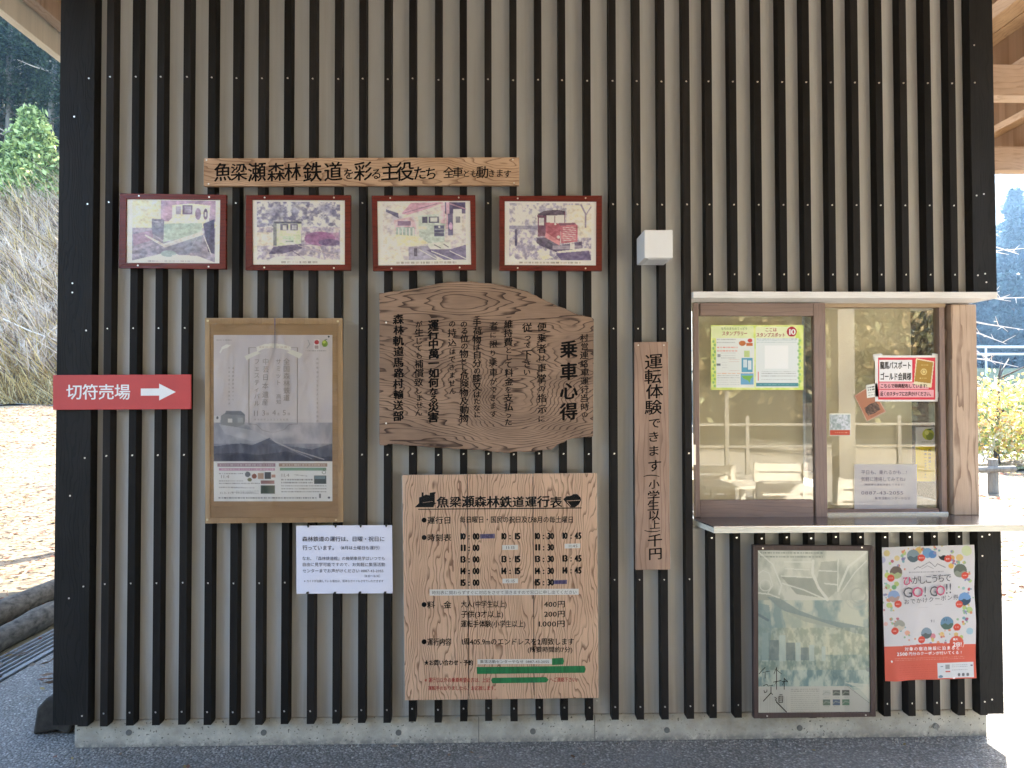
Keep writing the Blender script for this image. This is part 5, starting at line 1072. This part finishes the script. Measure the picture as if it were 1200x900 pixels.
for k in range(26):
    z_ = rr.uniform(2.2, 4.6); a = rr.uniform(0, 6.28); L = rr.uniform(.7, 1.4); p = Vector((8.12, 9.83, z_)); g = G(); d = Vector((math.cos(a), math.sin(a), -.15))
    p1 = p+d*L*.45; p2 = p+d*L+Vector((0,0,rr.uniform(-.25,.1))); g.tube([p, p1, p2], [.02,.013,.005], 5)
    for j in range(4): q = p1+(p2-p1)*rr.random(); g.tube([q, q+Vector((rr.uniform(-.3,.3), rr.uniform(-.3,.3), rr.uniform(-.12,.2)))], [.008,.003], 4)
    build('branch', g, TWIG, t)
CF = [(.03,.06,.075),(.045,.085,.10),(.022,.045,.06)]  # needle colours tinted blue to carry part of the distant haze
c1 = tree('conifer', 'tall dark conifer nearest the railing on the right hillside', 'tree', 33, 52, 11, 2.6, CF, 51, True, 6500, .26, DTR, 'conifers on the right hillside', 150, 1.0, False)
for k, (x, y, s_) in enumerate(((37.5,51,.95),(42,52,1.05),(29,53,1.0),(34.5,56,1.0),(39,57,1.0),(44,58,1.0),(31,58,1.05),(36.5,61,1.0),(42,63,1.0),(47,64,1.05),(25,54,.95),(50,58,1),(27,60,1.05),(33,66,1.0),(38.5,68,1),(45,70,1),(51,70,1),(55,65,1.0),(20,58,1.05))):
    place(c1, x, y, s_, k*1.7, 'dark conifer among the forest on the right hillside')
# railing along the far path, log rail, verge
s = thing('metal_railing', 'pale horizontal pipe railing in front of the dark conifers on the right', 'railing', (26, 38, 0))
pm = plain('pale_pipe', (.6,.62,.62), .4, .05, 10, 0)
for z_ in (4.05, 4.45):
    g = G(); g.tube([(14, 38, z_), (60, 38, z_)], .07, 6); build('rail', g, pm, s)
for x in np.arange(15, 60, 3.0):
    g = G(); g.tube([(x, 38, 2.6), (x, 38, 4.5)], .06, 6); build('post', g, pm, s)
g = G(); g.add([(12,34,-.1),(62,34,-.1),(62,38.6,3.3),(12,38.6,3.3),(62,46,3.4),(12,46,3.4)], [(0,1,2,3),(3,2,4,5)]); build('embankment', g, M['drygreen'], kind='structure')
s = thing('log_rail_fence', 'low log rail on short round posts right of the timber post', 'fence', (8.3, 9.4, 0))
for x in (6.6, 8.42):
    g = G(); g.tube([(x, 9.4, -.05), (x, 9.4, .52)], [.085,.08], 10); build('post', g, TRUNK, s)
g = G(); g.tube([(5.6, 9.28, .30), (8.75, 9.33, .36)], .05, 8); build('rail', g, TRUNK, s)
g = G(); g.bar((7.55, 11.5, .0), (7.0, 11.3, 1.0), .12); tag(build('leaning_board', g, DTR, loc=(7.5, 11.4, 0)), 'dark plank leaning behind the low log rail', 'plank')
# bare trees behind the building: their trunks shade the leafy field
bt = None
for k, (x, y) in enumerate(((-1.5,16),(1.2,20),(-3.2,21.5))):
    g = G(); rr = random.Random(60+k); t = thing('bare_tree', ('bare tree trunk hidden behind the building, nearest', 'bare tree behind the building, middle', 'bare tree behind the building, farthest')[k], 'tree', (x, y, 0))
    g.tube([(x, y, 0), (x+.1, y, 3), (x, y+.1, 6.5)], [.16,.13,.07], 8)
    for j in range(7): a = rr.uniform(0,6.28); z_ = rr.uniform(2.5,6); g.tube([(x,y,z_),(x+math.cos(a)*1.6,y+math.sin(a)*1.6,z_+1.2)], [.05,.02], 5)
    build('trunk', g, TRUNK, t)

# ================================================================== BEHIND THE CAMERA (seen mirrored in the panes)
CW = plain('pale_chair_wood', (.78,.72,.62), .6, .12, 12, .2, stretch=(1,1,1))  # one even pale tone, raised so the mirrored chairs show
def chair():
    t = thing('slatted_chair', 'slatted wooden chair', 'chair', (0,0,0), 'slatted wooden chairs mirrored in the window')
    wd = .5
    for sx in (-1, 1):
        g = G(); g.bar((sx*wd/2, -.24, 0), (sx*wd/2, -.20, .42), .045, .035); build('leg', g, CW, t)
        g = G(); g.bar((sx*wd/2, .20, 0), (sx*wd/2, .30, .86), .045, .035); build('leg', g, CW, t)
        g = G(); g.box(sx*wd/2-.03, sx*wd/2+.03, -.26, .24, .60, .625); build('armrest', g, CW, t)
    for k in range(4):
        z0 = .47+k*.10; g = G(); g.box(-wd/2-.01, wd/2+.01, .235+k*.012, .255+k*.012, z0, z0+.078); build('back_slat', g, CW, t)
    for k in range(5):
        g = G(); g.box(-wd/2, wd/2, -.23+k*.092, -.15+k*.092, .415, .44); build('seat_slat', g, CW, t)
    return t
def mirror(u, Zr, Ym): return ((u-578)/900*Zr, 2*Ym-(-DIST+Zr))
c0 = chair()
cl_ = ((909, 8.2, .12, 'mirrored slatted wooden chair in the middle of the left pane, the farther one'), (911, 6.3, .12, 'mirrored slatted wooden chair at the bottom of the left pane, the nearer one'), (828, 8.0, .12, 'mirrored slatted wooden chair at the left edge of the left pane'), (1006, 6.6, .18, 'mirrored slatted wooden chair at the bottom of the right pane'))
for k, (u, zr, ym, lb) in enumerate(cl_):
    o = c0 if k == 0 else copy_tree(c0); x, y = mirror(u, zr, ym); o.location = (x, y, .004); o['label'] = lb
    o.rotation_euler.z = (.1, 3.1+3.14, .2, .05)[k]
x, y = mirror(855, 7.4, .12); t = thing('wooden_table', 'low wooden table mirrored between the chairs in the left pane', 'table', (x, y, .004))
for k in range(5): g = G(); g.box(x-.3, x+.3, y-.3+k*.12, y-.3+k*.12+.11, .68, .71); build('top_slat', g, CW, t)
for sx in (-1, 1):
    for sy in (-1, 1): g = G(); g.bar((x+sx*.24, y+sy*.24, 0), (x+sx*.2, y+sy*.2, .68), .05); build('leg', g, CW, t)
PALE = plain('pale_pillar_wood', (.22,.20,.17), .6, .1, 6, .2)
for u, zr, wd, lb in ((995, 9.5, .21, 'pale square pillar mirrored in the right window pane'), (852, 10, .055, 'slim pale post mirrored in the left window pane')):
    x, y = mirror(u, zr, .15); g = G(); g.box(x-wd/2, x+wd/2, y-wd/2, y+wd/2, 0, 3.2); tag(build('pillar', g, PALE, loc=(x, y, 0), bevel=.004), lb, 'pillar')
s = thing('yard_fence', 'wooden post and rail fence mirrored behind the chairs', 'fence', (4, -12, 0))
for z_ in (.55, 1.0):
    g = G(); g.box(-6, 14, -12.03, -11.97, z_, z_+.05); build('rail', g, PALE, s)
for x in np.arange(-6, 14.1, 1.6): g = G(); g.box(x-.035, x+.035, -12.04, -11.96, 0, 1.2); build('post', g, PALE, s)
EV2 = [(.26,.26,.13),(.34,.30,.16),(.42,.32,.17),(.12,.13,.07)]
b0 = tree('garden_tree', 'brown-green tree mirrored at the left of the window', 'tree', 5.0, -19, 7, 2.6, EV2, 71, False, 7000, .14, DTR, 'trees mirrored in the window', 90)
for k, (x, y, s_) in enumerate(((9.2,-18,1.0),(13.5,-20,1.15),(1.0,-20,1.1),(-5,-19,1.0),(17.5,-17,1),(7,-24,1.5),(12,-26,1.5),(-10,-22,1.3),(2,-26,1.5))):
    place(b0, x, y, s_, k*1.1, 'brown-green tree behind the yard, mirrored in the window glass')

# ================================================================== AIR
hz = bpy.data.materials.new('air_haze'); hz.use_nodes = True; nt = hz.node_tree; nt.nodes.clear()
out = nt.nodes.new('ShaderNodeOutputMaterial'); pv = nt.nodes.new('ShaderNodeVolumePrincipled'); pv.inputs['Color'].default_value = (.34,.60,1.0,1); pv.inputs['Density'].default_value = .00055; pv.inputs['Anisotropy'].default_value = .65
nt.links.new(pv.outputs[0], out.inputs['Volume'])
g = G(); g.box(-120, 120, -80, 120, -1.2, 62); build('haze', g, hz, kind='stuff')
